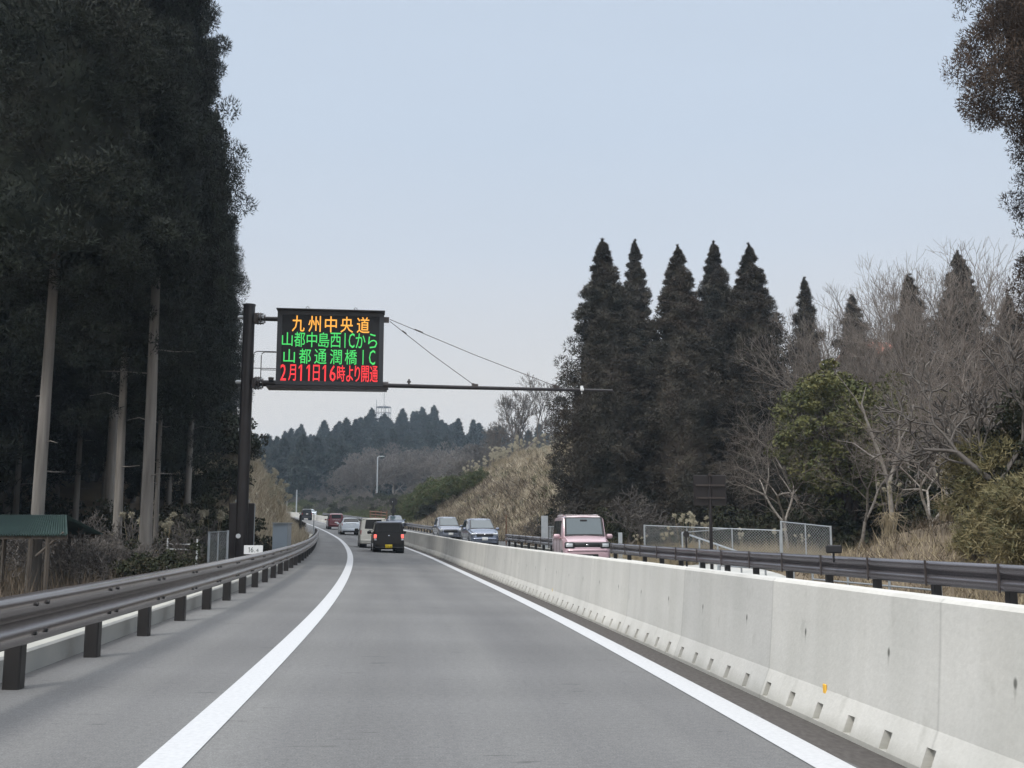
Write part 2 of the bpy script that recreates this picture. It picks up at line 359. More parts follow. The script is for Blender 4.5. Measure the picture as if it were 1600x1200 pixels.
M['slab'] = mat('slab', (.36, .37, .36), .85, var=(.48, .48, .45), scale=1.2, detail=8)

# ---------------------------------------------------------------- sweeps along the road
def sweep(name, prof_fn, ss, mt, parent=None, uvmode=None, smooth_=False, cap=False, auto=None):
    v = []; f = []; uvs = []
    n = len(prof_fn(ss[0])); pr = []
    for i, s in enumerate(ss):
        p = prof_fn(s if not isinstance(s, tuple) else s); sv = s[0] if isinstance(s, tuple) else s
        pr.append((sv, p))
        v += [rp(sv, a_, u_) for a_, u_ in p]
    for i in range(len(ss) - 1):
        for k in range(n - 1):
            q = (i * n + k, i * n + k + 1, (i + 1) * n + k + 1, (i + 1) * n + k)
            if (v[q[0]] - v[q[1]]).length < 1e-6 and (v[q[2]] - v[q[3]]).length < 1e-6: continue
            if (v[q[0]] - v[q[3]]).length < 1e-6 and (v[q[1]] - v[q[2]]).length < 1e-6: continue
            f.append(q[::-1])
    if cap: f.append(tuple(range(n))[::-1]); f.append(tuple(range((len(ss) - 1) * n, len(ss) * n)))
    me = bpy.data.meshes.new(name); me.from_pydata([tuple(p) for p in v], [], f); me.materials.append(mt)
    if uvmode:
        ul = me.uv_layers.new(name='UVMap').data
        for lp in me.loops:
            i, k = divmod(lp.vertex_index, n); sv, p = pr[i]
            ul[lp.index].uv = (p[k][0], sv) if uvmode == 'road' else (sv, p[k][1])
    if auto: me.shade_smooth(); me.set_sharp_from_angle(angle=R(auto))
    return link(name, me, parent)
SR = list(np.arange(-24, 60, 1.0)) + list(np.arange(60, 331, 3.0))
road = sweep('road', lambda s: [(x, 0) for x in (-3.25, -2.4, -1.3, 0, 1.2, 2.0, 2.45, 2.7)], SR, M['asphalt'], uvmode='road'); tag(road, kind='structure')
opp = sweep('opposite_road', lambda s: [(x, 0.0) for x in (3.02, 3.9, 5.6, 7.3, 8.55 if (s < 60 or s > 105) else 8.55 + 1.6 * smooth(60, 70, s) * (1 - smooth(92, 104, s)))], SR, M['asphalt_opp'], uvmode='road'); tag(opp, kind='structure')
def line(name, lat, s0, s1, wd=.22):
    o = sweep(name, lambda s: [(lat - wd / 2, .005), (lat + wd / 2, .005)], [s for s in SR if s0 <= s <= s1], M['line']); tag(o, kind='structure'); return o
line('road_marking', A - 3.5, -24, 331); line('road_marking', A, -24, 331); line('road_marking', 3.85, -24, 331, .2); line('road_marking', 7.35, -24, 331, .2)

# concrete median barrier
bar = empty('concrete_barrier', rp(0, B)); bar.location = (0, 0, 0)
tag(bar, 'long pale concrete median barrier with a stepped toe, drainage slots and tie holes', 'barrier')
def bprof(slot):
    c = B + .23
    left = [(B, -.12), (B, .03), (B + .075 if slot else B, .03), (B + .075, .135) if slot else (B + .042, .135), (B + .042, .135), (B + .08, .225), (B + .115, .60), (B + .135, .88), (B + .155, .90)]
    right = [(2 * c - x, u) for x, u in left if True][::-1]
    return left + [(p[0], p[1]) for p in right]
ss = []
k = -24.0
while k < 64:
    if k > -2 : ss += [(k, 0), (k + .40, 0), (k + .40, 1), (k + .50, 1), (k + .50, 0)]
    else: ss += [(k, 0)]
    k += .50
ss += [(x, 0) for x in np.arange(64, 331, 2.0)]
o = sweep('wall_body', lambda s: bprof(s[1] if isinstance(s, tuple) else 0), ss, M['concrete'], bar, uvmode='wall')
mb = MB()
for s_ in (6.95,):
    p = rp(s_, B + .075, .215); mb.box(p, (.012, .05, .085), 0, .004)
yr = mb.build('reflector', mat('reflector', (.85, .48, .05), .4), bar); yr['label'] = 'small yellow reflector on the barrier toe'
mb = MB(); p = rp(19.3, B + .075, .215); mb.box(p, (.012, .05, .085), 0, .004)
yr = mb.build('reflector', mat('reflector_faded', (.70, .58, .34), .5), bar)

# left kerb
kb = sweep('kerb', lambda s: [(-3.12, -.1), (-3.12, .17), (-3.14, .19)], SR[:SR.index(60) + 8], M['kerb']); tag(kb, kind='structure')
kb = sweep('kerb_top', lambda s: [(-3.14, .19), (-3.36, .20), (-3.38, -.4)], SR[:SR.index(60) + 8], M['kerb_top']); tag(kb, kind='structure')
kb = sweep('kerb', lambda s: [(8.5, -.1), (8.5, .12), (8.7, .12), (8.7, -.5)], SR[:SR.index(60) + 2], M['kerb_top']); tag(kb, kind='structure')

# ---------------------------------------------------------------- guardrails
def guardrail(label, lat, side, s0, s1, mt, clamp, post_top=.66, extra=0.):
    """side = +1: the face looks towards +lat"""
    g = empty('guardrail', (0, 0, 0)); tag(g, label, 'guardrail')
    W = [(0, .325), (.03, .335), (.075, .36), (.082, .385), (.082, .43), (.06, .465), (.015, .49), (.0, .512), (.015, .535), (.06, .56), (.082, .595), (.082, .645), (.07, .672), (.03, .692), (0, .70)]
    prof = [(lat + side * a_, u_ + extra) for a_, u_ in W] + [(lat + side * (a_ - .006), u_ + extra) for a_, u_ in W[::-1]]
    ss_ = list(np.arange(s0 - .6, s1 + .6, .5 if s1 < 80 else 1.0))
    sweep('beam', lambda s: prof, ss_, mt, g, cap=True, auto=50)
    first = None
    pm = MB().box((0, 0, (post_top + extra - .3) / 2), (.125, .125, post_top + extra + .3), 0, .012).mesh('post', M['post'])
    cm = MB().box((side * .165, 0, .512 + extra), (.022, .045, .40), 0, .004).mesh('clamp', M['metal_dark'])
    bm_ = MB()
    for zz in (.41, .62):
        for yy in (-.12, .12): bm_.disc((side * .175, yy, zz + extra), .016, .02, 'x', 6)
    bm_ = bm_.mesh('bolts', M['black'])
    s = s0; i = 0
    while s <= s1:
        p = rp(s, lat - side * .085, 0); t = line_at(s)[3]
        o = link('post', pm, g); o.location = p; o.rotation_euler = (0, 0, t)
        if clamp:
            c = link('clamp', cm, o); c.location = (side * .0, 0, 0)
        elif s < 30:
            c = link('bolt_set', bm_, o); c.location = (0, 0, 0)
        s += 2.0
    return g
guardrail('dark brown W-beam guardrail with black posts along the left shoulder', G + .02, 1, -6.0 + .36, 78, M['rail'], False)
guardrail('far left guardrail piece below the cut slope where the road bends', G - .3, 1, 104, 150, M['rail'], False)
guardrail('grey guardrail with black clamps, near stretch beyond the opposite lane', 8.2, -1, -6, 62, M['rail_grey'], True)
guardrail('far stretch of grey guardrail in front of the green shrubs beyond the oncoming cars', 8.2, -1, 98, 208, M['rail_grey'], False)

# rolled-down end piece lying by the left shoulder
p = rp(76, G + .1)

# ---------------------------------------------------------------- the ground
ys = list(np.arange(-30, 130, 2.0)) + list(np.arange(130, 300, 3.0)) + list(np.arange(300, 520, 8.0)) + [540, 570, 610, 660, 720, 800, 850, 900, 960, 1020, 1100, 1200, 1350, 1600]
ls = [-1500, -900, -500, -300, -200, -140, -110, -90, -75, -62, -52, -44, -37, -31, -26, -22, -19, -16.5, -14.5, -13, -12, -11, -10, -9.2, -8.4, -7.6, -6.8, -6.2, -5.6, -5, -4.6, -4.2, -3.8, -3.45, -3.25, -3, 0, 3, 6, 8.5, 8.9, 9.4, 9.9, 10.5, 11.2, 12, 12.8, 13.6, 14.5, 15.5, 16.5, 17.5, 18.5, 20, 21.5, 23.5, 26, 29, 33, 37, 42, 48, 55, 63, 73, 85, 100, 130, 180, 260, 400, 700, 1500]
v = []; f = []
for y in ys:
    s = min(sofy(y), 340); X0, Y0, z0, t = line_at(s)
    for l_ in ls:
        x = X0 + l_ / max(math.cos(t), .5) if y < 300 else X0 * 1.0 + l_ / max(math.cos(t), .5)
        v.append((x, y, terrain(x, y)))
nl = len(ls)
for i in range(len(ys) - 1):
    for k in range(nl - 1): f.append((i * nl + k, i * nl + k + 1, (i + 1) * nl + k + 1, (i + 1) * nl + k))
me = bpy.data.meshes.new('ground'); me.from_pydata(v, [], f); me.shade_smooth(); me.materials.append(M['dirt']); gr = link('ground', me); tag(gr, kind='structure')

# concrete apron beyond the right guardrail
def quadsheet(name, pts, mt, n=10, dz=.03):
    v = []; f = []
    a_, b_, c_, d_ = [Vector(p) for p in pts]
    for i in range(n + 1):
        for k in range(n + 1):
            p = (a_.lerp(b_, i / n)).lerp(d_.lerp(c_, i / n), k / n); v.append((p.x, p.y, terrain(p.x, p.y) + dz))
    for i in range(n):
        for k in range(n): q = i * (n + 1) + k; f.append((q, q + n + 1, q + n + 2, q + 1))
    me = bpy.data.meshes.new(name); me.from_pydata(v, [], f); me.materials.append(mt); o = link(name, me); tag(o, kind='structure'); return o
quadsheet('paved_apron', [rp(28.5, 9.1), rp(41, 9.1), rp(41, 13.0), rp(28.5, 11.8)], M['slab'], 14, .22)

# ---------------------------------------------------------------- foliage generators (numpy)
def blades(cen, dirs, ln, wd, facing=None):
    """thin triangles: base at cen, pointing along dirs"""
    n = len(cen); r_ = rng.normal(size=(n, 3)) if facing is None else facing + rng.normal(size=(n, 3)) * .25; side = np.cross(dirs, r_); side /= np.linalg.norm(side, axis=1, keepdims=True) + 1e-9
    a_ = cen - side * (wd / 2)[:, None]; b_ = cen + side * (wd / 2)[:, None]; c_ = cen + dirs * ln[:, None]
    V = np.stack([a_, b_, c_], 1).reshape(-1, 3); T = np.arange(n * 3).reshape(-1, 3)
    return V, T
def unit(v_): return v_ / (np.linalg.norm(v_, axis=1, keepdims=True) + 1e-9)
def leaves(cen, size):
    n = len(cen); a_ = unit(rng.normal(size=(n, 3))); b_ = unit(np.cross(a_, rng.normal(size=(n, 3))))
    s_ = size[:, None]; V = np.stack([cen - a_ * s_ * .5, cen + b_ * s_ * .28, cen + a_ * s_ * .5, cen - b_ * s_ * .28], 1).reshape(-1, 3)
    q = np.arange(n)[:, None] * 4; T = np.concatenate([q + [0, 1, 2], q + [0, 2, 3]], 0)
    return V, T
def merge(parts):
    V = []; T = []; k = 0
    for v_, t_ in parts: V.append(v_); T.append(t_ + k); k += len(v_)
    return np.concatenate(V), np.concatenate(T)
def puffs(cen, rad, n, ln, wd, up=.35, flat=.75):
    """needle sprays bursting out of clump centres"""
    m_ = len(cen); d = unit(rng.normal(size=(m_ * n, 3))); c = np.repeat(cen, n, 0); r_ = np.repeat(rad, n)
    rr = r_ * rng.uniform(.3, 1, m_ * n) ** .45
    pos = c + d * rr[:, None] * np.array([1, 1, flat])
    dr = unit(d * .55 + np.array([0, 0, up]) + rng.normal(size=d.shape) * .55)
    return blades(pos, dr, rng.uniform(.6, 1.2, m_ * n) * ln, rng.uniform(.7, 1.3, m_ * n) * wd, facing=d)
def cedar_crown(H, Rm, base, ncl, npuff, ln, wd, power=.62, seedtop=True, irr=.25):
    """crown from z=base to H"""
    t = rng.uniform(0, 1, ncl) ** .85 if ncl else 0
    t = np.sort(t); phi = rng.uniform(0, 2 * math.pi, ncl)
    lob = 1 + irr * np.sin(phi * 2 + t * 19 + rng.uniform(0, 6)) * .6 + irr * np.sin(phi * 3 - t * 31) * .6
    prof = (1 - t) ** power * np.minimum(1, .62 + t * 5.0)
    inner = rng.uniform(0, 1, ncl) < .30
    rad_at = Rm * prof * lob * np.where(inner, rng.uniform(.25, .7, ncl), rng.uniform(.82, 1.04, ncl))
    z = base + t * (H - base)
    cen = np.stack([rad_at * np.cos(phi), rad_at * np.sin(phi), z], 1)
    rad = Rm * (.12 + .17 * prof) * rng.uniform(.75, 1.3, ncl)
    V1 = puffs(cen, rad, npuff, ln, wd)
    # leader
    zt = np.linspace(H - 1.6, H + .25, 10); c2 = np.stack([rng.normal(size=10) * .05, rng.normal(size=10) * .05, zt], 1)
    V2 = puffs(c2, np.linspace(.3, .06, 10), max(npuff // 3, 8), ln * .8, wd * .8, up=1.2, flat=1)
    return merge([V1, V2])
def tube_tris(segs, n=4):
    """segs: list of (p0,p1,r0,r1)"""
    P0 = np.array([s[0] for s in segs]); P1 = np.array([s[1] for s in segs]); r0 = np.array([s[2] for s in segs]); r1 = np.array([s[3] for s in segs])
    d = unit(P1 - P0); ref = np.where(np.abs(d[:, 2:3]) < .9, np.array([[0, 0, 1.]]), np.array([[1., 0, 0]])); a_ = unit(np.cross(d, ref)); b_ = np.cross(d, a_)
    V = []
    for k in range(n):
        t = 2 * math.pi * k / n; o = a_ * math.cos(t) + b_ * math.sin(t); V.append(P0 + o * r0[:, None]); V.append(P1 + o * r1[:, None])
    V = np.stack(V, 1); m_ = len(segs); q = np.arange(m_)[:, None] * 2 * n; T = []
    for k in range(n):
        j = (k + 1) % n; T.append(q + [2 * k, 2 * j, 2 * k + 1]); T.append(q + [2 * j, 2 * j + 1, 2 * k + 1])
    return V.reshape(-1, 3), np.concatenate(T, 0)
def branching(H, seed, spread=.55, depth=6, r0=.16, lean=(0, 0), forks=2.6, minr=.006, up=.25, trunk=.28, shrink=.74):
    rnd_ = random.Random(seed); segs = []
    def grow(p, d, ln_, r_, dep):
        steps = 3 if dep < 3 else 2
        q = p; dd = d.copy()
        for i in range(steps):
            dd = (dd + Vector((rnd_.gauss(0, .12), rnd_.gauss(0, .12), rnd_.gauss(0, .08) + up * .12))).normalized()
            q2 = q + dd * (ln_ / steps); ra = r_ * (1 - .22 * i / steps); rb = r_ * (1 - .22 * (i + 1) / steps)
            segs.append((tuple(q), tuple(q2), ra, rb)); q = q2
            if dep >= 1 and dep < depth and rnd_.random() < .55:
                ax = dd.cross(Vector((rnd_.gauss(0, 1), rnd_.gauss(0, 1), rnd_.gauss(0, 1)))).normalized()
                nd = (dd * .75 + ax * .8).normalized(); grow(q, nd, ln_ * .6 * rnd_.uniform(.7, 1.1), max(r_ * .42, minr), dep + 2 if dep + 2 <= depth else depth)
        if dep >= depth: return
        n = 2 if rnd_.random() > (forks - 2) else 3
        a0 = rnd_.uniform(0, 6.28)
        for i in range(n):
            ax = dd.cross(Vector((math.cos(a0), math.sin(a0), .3))).normalized(); ax = Matrix.Rotation(i * 6.283 / n + rnd_.uniform(-.5, .5), 3, dd) @ ax
            nd = (dd + ax * spread * rnd_.uniform(.6, 1.3) + Vector((0, 0, up * .5))).normalized()
            grow(q, nd, ln_ * shrink * rnd_.uniform(.8, 1.15), max(r_ * rnd_.uniform(.52, .68), minr), dep + 1)
    grow(Vector((0, 0, -.3)), Vector((lean[0], lean[1], 1)).normalized(), H * trunk, r0, 0)
    return segs
def split_tree(segs, thr):
    big = [s for s in segs if s[2] > thr]; sm = [s for s in segs if s[2] <= thr]
    return big, sm
def trunk_mesh(name, H, r0, mt, bend=.15, n=10, dead=0, top=.92, deadz=(3, 10)):
    mb = MB(); ph = random.uniform(0, 6); pts = [(bend * math.sin(ph + z * .13) * z / H * 1.0, bend * math.cos(ph + z * .11) * z / H, z) for z in np.linspace(-.6, H * top, 12)]
    rr = [r0 * (1.25 if i == 0 else 1.0) * (1 - .9 * max(p[2], 0) / H) for i, p in enumerate(pts)]
    mb.tube(pts, rr, n)
    for i in range(dead):
        z = random.uniform(*deadz); a_ = random.uniform(0, 6.28); ln_ = random.uniform(.6, 2.4); dn = random.uniform(-.1, .35)
        i0 = min(int((z + .6) / (H * top + .6) * 11), 10); b0 = Vector(pts[i0]).lerp(Vector(pts[i0 + 1]), .5); b0.z = z
        mb.tube([b0, b0 + Vector((math.cos(a_) * ln_ * .5, math.sin(a_) * ln_ * .5, dn * .7)), b0 + Vector((math.cos(a_) * ln_, math.sin(a_) * ln_, dn * .2))], [.022, .016, .006], 4)
    return mb.mesh(name, mt, auto=60)

def plant(name, parts, loc, label, cat, group=None, sc=1.0, rz=0.0, scz=None):
    """parts = [(part name, mesh)] under one Empty"""
    r_ = empty(name, loc, rz); r_.scale = (sc, sc, scz or sc); tag(r_, label, cat, group)
    for n_, me_ in parts: link(n_, me_, r_)
    return r_

# ---------------------------------------------------------------- gantry with the variable message board
class Plane:
    def __init__(s, origin, ang): s.o = Vector(origin); s.u = Vector((math.cos(ang), math.sin(ang), 0)); s.n = Vector((-math.sin(ang), math.cos(ang), 0))
    def __call__(s, px, py):
        d = FW + RT * ((px - 800) / F) - UP * ((py - 600) / F); t = (s.o - CAM).dot(s.n) / d.dot(s.n); p = CAM + d * t - s.o
        return p.dot(s.u), p.z
GA = R(2.2)
gb = at(376, 868, 38); gb.z = terrain(gb.x, gb.y)
PL = Plane(gb, GA)
gt = empty('sign_gantry', gb, GA); tag(gt, 'dark steel gantry with a long boom and a lit Japanese message board', 'sign gantry')
def V3(px, py, y=0.): x, z = PL(px, py); return Vector((x, y, z))
ztop = V3(380, 477).z
mb = MB(); mb.tube([(0, 0, -.6), (0, 0, ztop)], .215, 20); mb.disc((0, 0, ztop + .01), .235, .05, 'z', 20)
mb.build('pole', M['pole'], gt, auto=40)
mb = MB()
for zz in (.5, 3.0, 5.6): mb.box((-.235, -.0, zz), (.03, .05, .10)); mb.box((.235, 0, zz), (.03, .05, .1))
mb.build('lug', M['galv'], gt)
zu = V3(410, 498).z; zl = V3(420, 599).z
xr = V3(957, 606).x
xs0, xs1 = V3(433, 545).x, V3(599.3, 545).x
zs1 = (V3(433, 487).z + V3(599, 489.8).z) / 2; zs0 = (V3(433, 602).z + V3(599, 605).z) / 2
mb = MB(); mb.tube([(.1, 0, zu), (xs0 + .2, 0, zu)], .085, 12); mb.build('upper_arm', M['pole'], gt, smooth=False, auto=40)
mb = MB(); mb.tube([(.1, 0, zl), (xs0 + .5, 0, zl)], .12, 12); mb.tube([(xs1 - .3, 0, zl + .0), (xs1 + 3, 0, zl - .03), (xr, 0, zl - .06)], [.085, .075, .055], 12); mb.build('boom', M['pole'], gt, auto=40)
for zz, r_ in ((zu, .16), (zl, .18)):
    mb = MB()
    for xx in (.33, .42, .58): mb.disc((xx, 0, zz), r_ + .07 if xx < .5 else r_, .035, 'x', 14)
    for a_ in range(8):
        t = a_ * math.pi / 4; mb.tube([(.27, math.cos(t) * (r_ + .03), zz + math.sin(t) * (r_ + .03)), (.52, math.cos(t) * (r_ + .03), zz + math.sin(t) * (r_ + .03))], .018, 6)
    mb.box((.27, 0, zz), (.14, .34, .36)); fl = mb.build('flange', M['metal_dark'], gt)
    mb = MB()
    for a_ in range(8):
        t = a_ * math.pi / 4; mb.disc((.53, math.cos(t) * (r_ + .03), zz + math.sin(t) * (r_ + .03)), .026, .04, 'x', 6)
    mb.build('bolt_ring', M['galv'], fl)
    mb = MB(); mb.disc((-.29, 0, zz + .03), .075, .16, 'x', 12); mb.disc((-.38, 0, zz + .03), .05, .05, 'x', 10); mb.build('end_cap', M['galv'], gt)
# cabinet
W_, H_ = xs1 - xs0, zs1 - zs0; cx, cz = (xs0 + xs1) / 2, (zs0 + zs1) / 2
M['cab'] = mat('cabinet_paint', (.040, .042, .048), .45, .2, var=(.05, .052, .058), scale=1)
M['led_panel'] = mat('led_panel', (.008, .008, .010), .6)
mb = MB(); fr = .17
mb.box((cx, .05, cz), (W_, .45, H_)); 
for xx in (xs0 + fr / 2, xs1 - fr / 2): mb.box((xx, -.19, cz), (fr, .06, H_ - 2 * fr * .9))
mb.box((cx, -.19, zs1 - fr * .45), (W_, .06, fr * .9)); mb.box((cx, -.19, zs0 + fr * .45), (W_, .06, fr * .9)); mb.box((cx, -.09, zs1 + .02), (W_ + .06, .75, .03))
cab = mb.build('display_cabinet', M['cab'], gt)
mb = MB().box((cx, -.181, cz), (W_ - 2 * fr + .02, .01, H_ - 2 * fr * .9 + .02)); mb.build('led_panel', M['led_panel'], cab)
for xx in (xs0 + W_ * .28, xs0 + W_ * .73):
    mb = MB(); mb.tube([(xx - .06, -.3, zs1 + .03), (xx - .05, -.3, zs1 + .12), (xx, -.3, zs1 + .15), (xx + .05, -.3, zs1 + .12), (xx + .06, -.3, zs1 + .03)], .02, 6); mb.build('lifting_eye', M['galv'], cab)
mb = MB()
mb.box((xs0 + (xs1 - xs0) * .48, .1, zs0 - .075), (W_ * 1.12, .9, .08)); mb.box((cx, -.38, zs0 - .10), (W_ * 1.1, .04, .12)); mb.build('catwalk', M['pole'], gt)
mb = MB()
def rail_loop(x0, x1, y, z1):
    mb.tube([(x1, y, z1), (x0 + .12, y, z1), (x0 + .03, y, z1 - .05), (x0, y, z1 - .15), (x0, y, zl)], .018, 6); mb.tube([(x0, y, zl + (z1 - zl) * .45), (x1, y, zl + (z1 - zl) * .45)], .015, 6)
a1, z1 = PL(398, 551); a2, z2 = PL(407, 547.5)
rail_loop(a1, xs0, -.3, z1); rail_loop(a2, xs0, .35, z2); mb.build('handrail', M['pole'], gt)
mb = MB(); xx, zz = PL(424, 592); mb.box((xx, -.1, zl + .14), (.18, .18, .06)); mb.disc((xx, -.1, zl + .19), .11, .03, 'z', 10); mb.build('camera_mount', M['metal_dark'], gt)
# right side bracket and stays
bx, bz = PL(605, 500); mb = MB(); mb.box(((xs1 + bx) / 2 + .02, 0, bz), (.22, .14, .2)); mb.disc((xs1 + .1, 0, zl), .14, .2, 'x', 12); mb.build('stay_bracket', M['metal_dark'], gt)
for (px, py), st in (((739, 597), 0), ((866, 600), 1)):
    ex, ez = PL(px, py); ez = zl + .1
    mb = MB(); sx, sz = PL(609, 499 + 3 * (1 - st))
    mid = Vector(((sx + ex) / 2, 0, (sz + ez) / 2 - .05)); mb.tube([(sx, 0, sz), mid, (ex, 0, ez)], .013, 5)
    a_ = Vector((sx, 0, sz)); b_ = Vector((ex, 0, ez)); mb.tube([a_.lerp(b_, .15), a_.lerp(b_, .2)], .03, 6); mb.build('stay_cable', M['metal_dark'], gt)
    mb = MB(); mb.box((ex + .08, 0, zl + .06), (.22, .12, .1)); mb.box((ex, 0, ez), (.1, .06, .08)); mb.build('cable_clamp', M['metal_dark'], gt)
ex, ez = PL(639, 597); mb = MB(); mb.tube([(ex, 0, zl), (ex, 0, zl + .25)], .035, 6); mb.box((ex, 0, zl + .15), (.14, .12, .06)); mb.build('sensor', M['metal_dark'], gt)
ex, ez = PL(909, 604); mb = MB(); mb.box((ex, -.02, zl - .03), (.13, .2, .12), 0, .02); mb.disc((ex, 0, zl + .07), .06, .08, 'z', 8); mb.tube([(ex, 0, zl - .2), (ex, 0, zl + .12)], .02, 6); mb.build('camera', M['white'], gt)

# LED lettering, glyph by glyph: (character, centre x, width) in fifths of a pixel of the photograph's sign crop
def glyph(ch):
    cu = bpy.data.curves.new('g', 'FONT'); cu.body = ch; cu.resolution_u = 2; cu.size = 1
    o = bpy.data.objects.new('g', cu); C.objects.link(o)
    dg = bpy.context.evaluated_depsgraph_get(); me = bpy.data.meshes.new_from_object(o.evaluated_get(dg)); 
    v = [x.co.copy() for x in me.vertices]; f = [tuple(p.vertices) for p in me.polygons]
    bpy.data.objects.remove(o); bpy.data.curves.remove(cu); bpy.data.meshes.remove(me); return v, f
def one():
    q = [(.42, 0), (.74, 0), (.74, 1), (.50, 1), (.42, .90)]; v = [Vector((x, y, 0)) for x, y in q + [(0, .72), (0, .84), (.42, 1), (.42, .90)]]
    return v, [(0, 1, 2, 3, 4), (5, 8, 7, 6)]
led = {k: mat('led_' + k, (.02, .02, .02), .5, emit=(c, s_)) for k, c, s_ in (('amber', (1.0, .44, .06), 1.15), ('green', (.07, .80, .16), .95), ('red', (1.0, .035, .045), 1.1))}
rows = [('amber', 178, 303, [('九', 527, 96), ('州', 653, 96), ('中', 780, 92), ('央', 905, 96), ('道', 1033, 98)]),
        ('green', 306, 422, [('山', 445, 82), ('都', 540, 84), ('中', 635, 80), ('島', 728, 84), ('西', 820, 82), ('|', 893, 7), ('C', 945, 46), ('か', 1015, 76), ('ら', 1110, 72)]),
        ('green', 436, 552, [('山', 463, 88), ('都', 585, 92), ('通', 705, 94), ('潤', 825, 92), ('橋', 942, 94), ('|', 1037, 7), ('C', 1108, 48)]),
        ('red', 560, 685, [('2', 421, 44), ('月', 490, 56), ('1', 552, 24), ('1', 613, 24), ('日', 676, 50), ('1', 738, 24), ('6', 803, 46), ('時', 868, 60), ('よ', 935, 52), ('り', 995, 40), ('開', 1056, 58), ('通', 1124, 60)])]
x0p, x1p, y0p, y1p = 365., 1197., 140., 718.
for col, ya, yb, chars in rows:
    mb = MB()
    for ch, cxp, wp in chars:
        v, f = one() if ch == '1' else glyph(ch)
        if not v: continue
        mnx, mxx = min(p.x for p in v), max(p.x for p in v); mny, mxy = min(p.y for p in v), max(p.y for p in v)
        sx = (xs1 - xs0) / (x1p - x0p); sz = (zs1 - zs0) / (y1p - y0p); pad = 6 if ch in '山' else 0
        X0 = xs0 + (cxp - wp / 2 - x0p) * sx; Z0 = zs1 - (yb - pad - y0p) * sz; Hh = (yb - ya - pad * 2) * sz; Ww = wp * sx
        off = .008 if col != 'green' else .002
        base = [(X0 + (p.x - mnx) / max(mxx - mnx, 1e-6) * Ww, Z0 + (p.y - mny) / max(mxy - mny, 1e-6) * Hh) for p in v]
        for k, (dx, dz) in enumerate(((-off / 2, 0), (off / 2, 0), (0, off / 2), (0, -off / 2))):
            mb.add([(a_ + dx, -.190 - k * .0008, b_ + dz) for a_, b_ in base], f)
    t = mb.build('led_text', led[col], cab); t['label'] = {'amber': 'amber LED writing in the top row', 'green': 'green LED writing', 'red': 'red LED writing in the bottom row'}[col]

# grey equipment cabinet behind the pole, white reflector disc, kilometre plate
p = at(376, 868, 39.2); p.z = terrain(p.x, p.y)
ec = empty('equipment_cabinet', p, GA); tag(ec, 'tall dark brown equipment cabinet strapped behind the gantry pole', 'cabinet')
zc1 = at(376, 786, 39.2).z - p.z; zc0 = .25
MB().box((0, 0, (zc1 + zc0) / 2), (.92, .35, zc1 - zc0), 0, .03).build('cabinet_body', M['pole'], ec)
mb = MB(); mb.tube([(.47, -.1, zc0), (.47, -.1, zc1 - .1)], .02, 6); mb.build('conduit', M['galv'], ec)
mb = MB(); mb.box((-.3, 0, 0), (.1, .3, .6)); mb.box((.3, 0, 0), (.1, .3, .6)); mb.build('cabinet_feet', M['pole'], ec)
x_, z_ = PL(373.5, 837.5); mb = MB().disc((x_, -.235, z_), .085, .02, 'y', 20); rd = mb.build('reflector_disc', M['white'], gt)
p = at(396, 859, 31.5); g0 = Vector((p.x, p.y, terrain(p.x, p.y)))
kp = empty('kilometre_sign', g0, R(-3)); tag(kp, 'small white kilometre plate reading 16.4 above the left guardrail', 'sign')
MB().box((0, 0, p.z - g0.z), (.56, .015, .26), 0, .004).build('plate', M['white'], kp)
mb = MB(); mb.tube([(0, .03, -.2), (0, .03, p.z - g0.z + .1)], .025, 8); mb.build('post', M['post'], kp)
mb = MB(); xo = -.155
for ch, hh, wd in (('1', .15, .045), ('6', .15, .085), ('.', .022, .022), ('4', .11, .075)):
    v, f = one() if ch == '1' else glyph(ch); mnx, mxx = min(q.x for q in v), max(q.x for q in v); mny, mxy = min(q.y for q in v), max(q.y for q in v)
    mb.add([(xo + (q.x - mnx) / (mxx - mnx) * wd, -.010, p.z - g0.z - .075 + (q.y - mny) / (mxy - mny) * hh) for q in v], f); xo += wd + .028
mb.build('number', mat('ink', (.03, .06, .05), .6), kp)

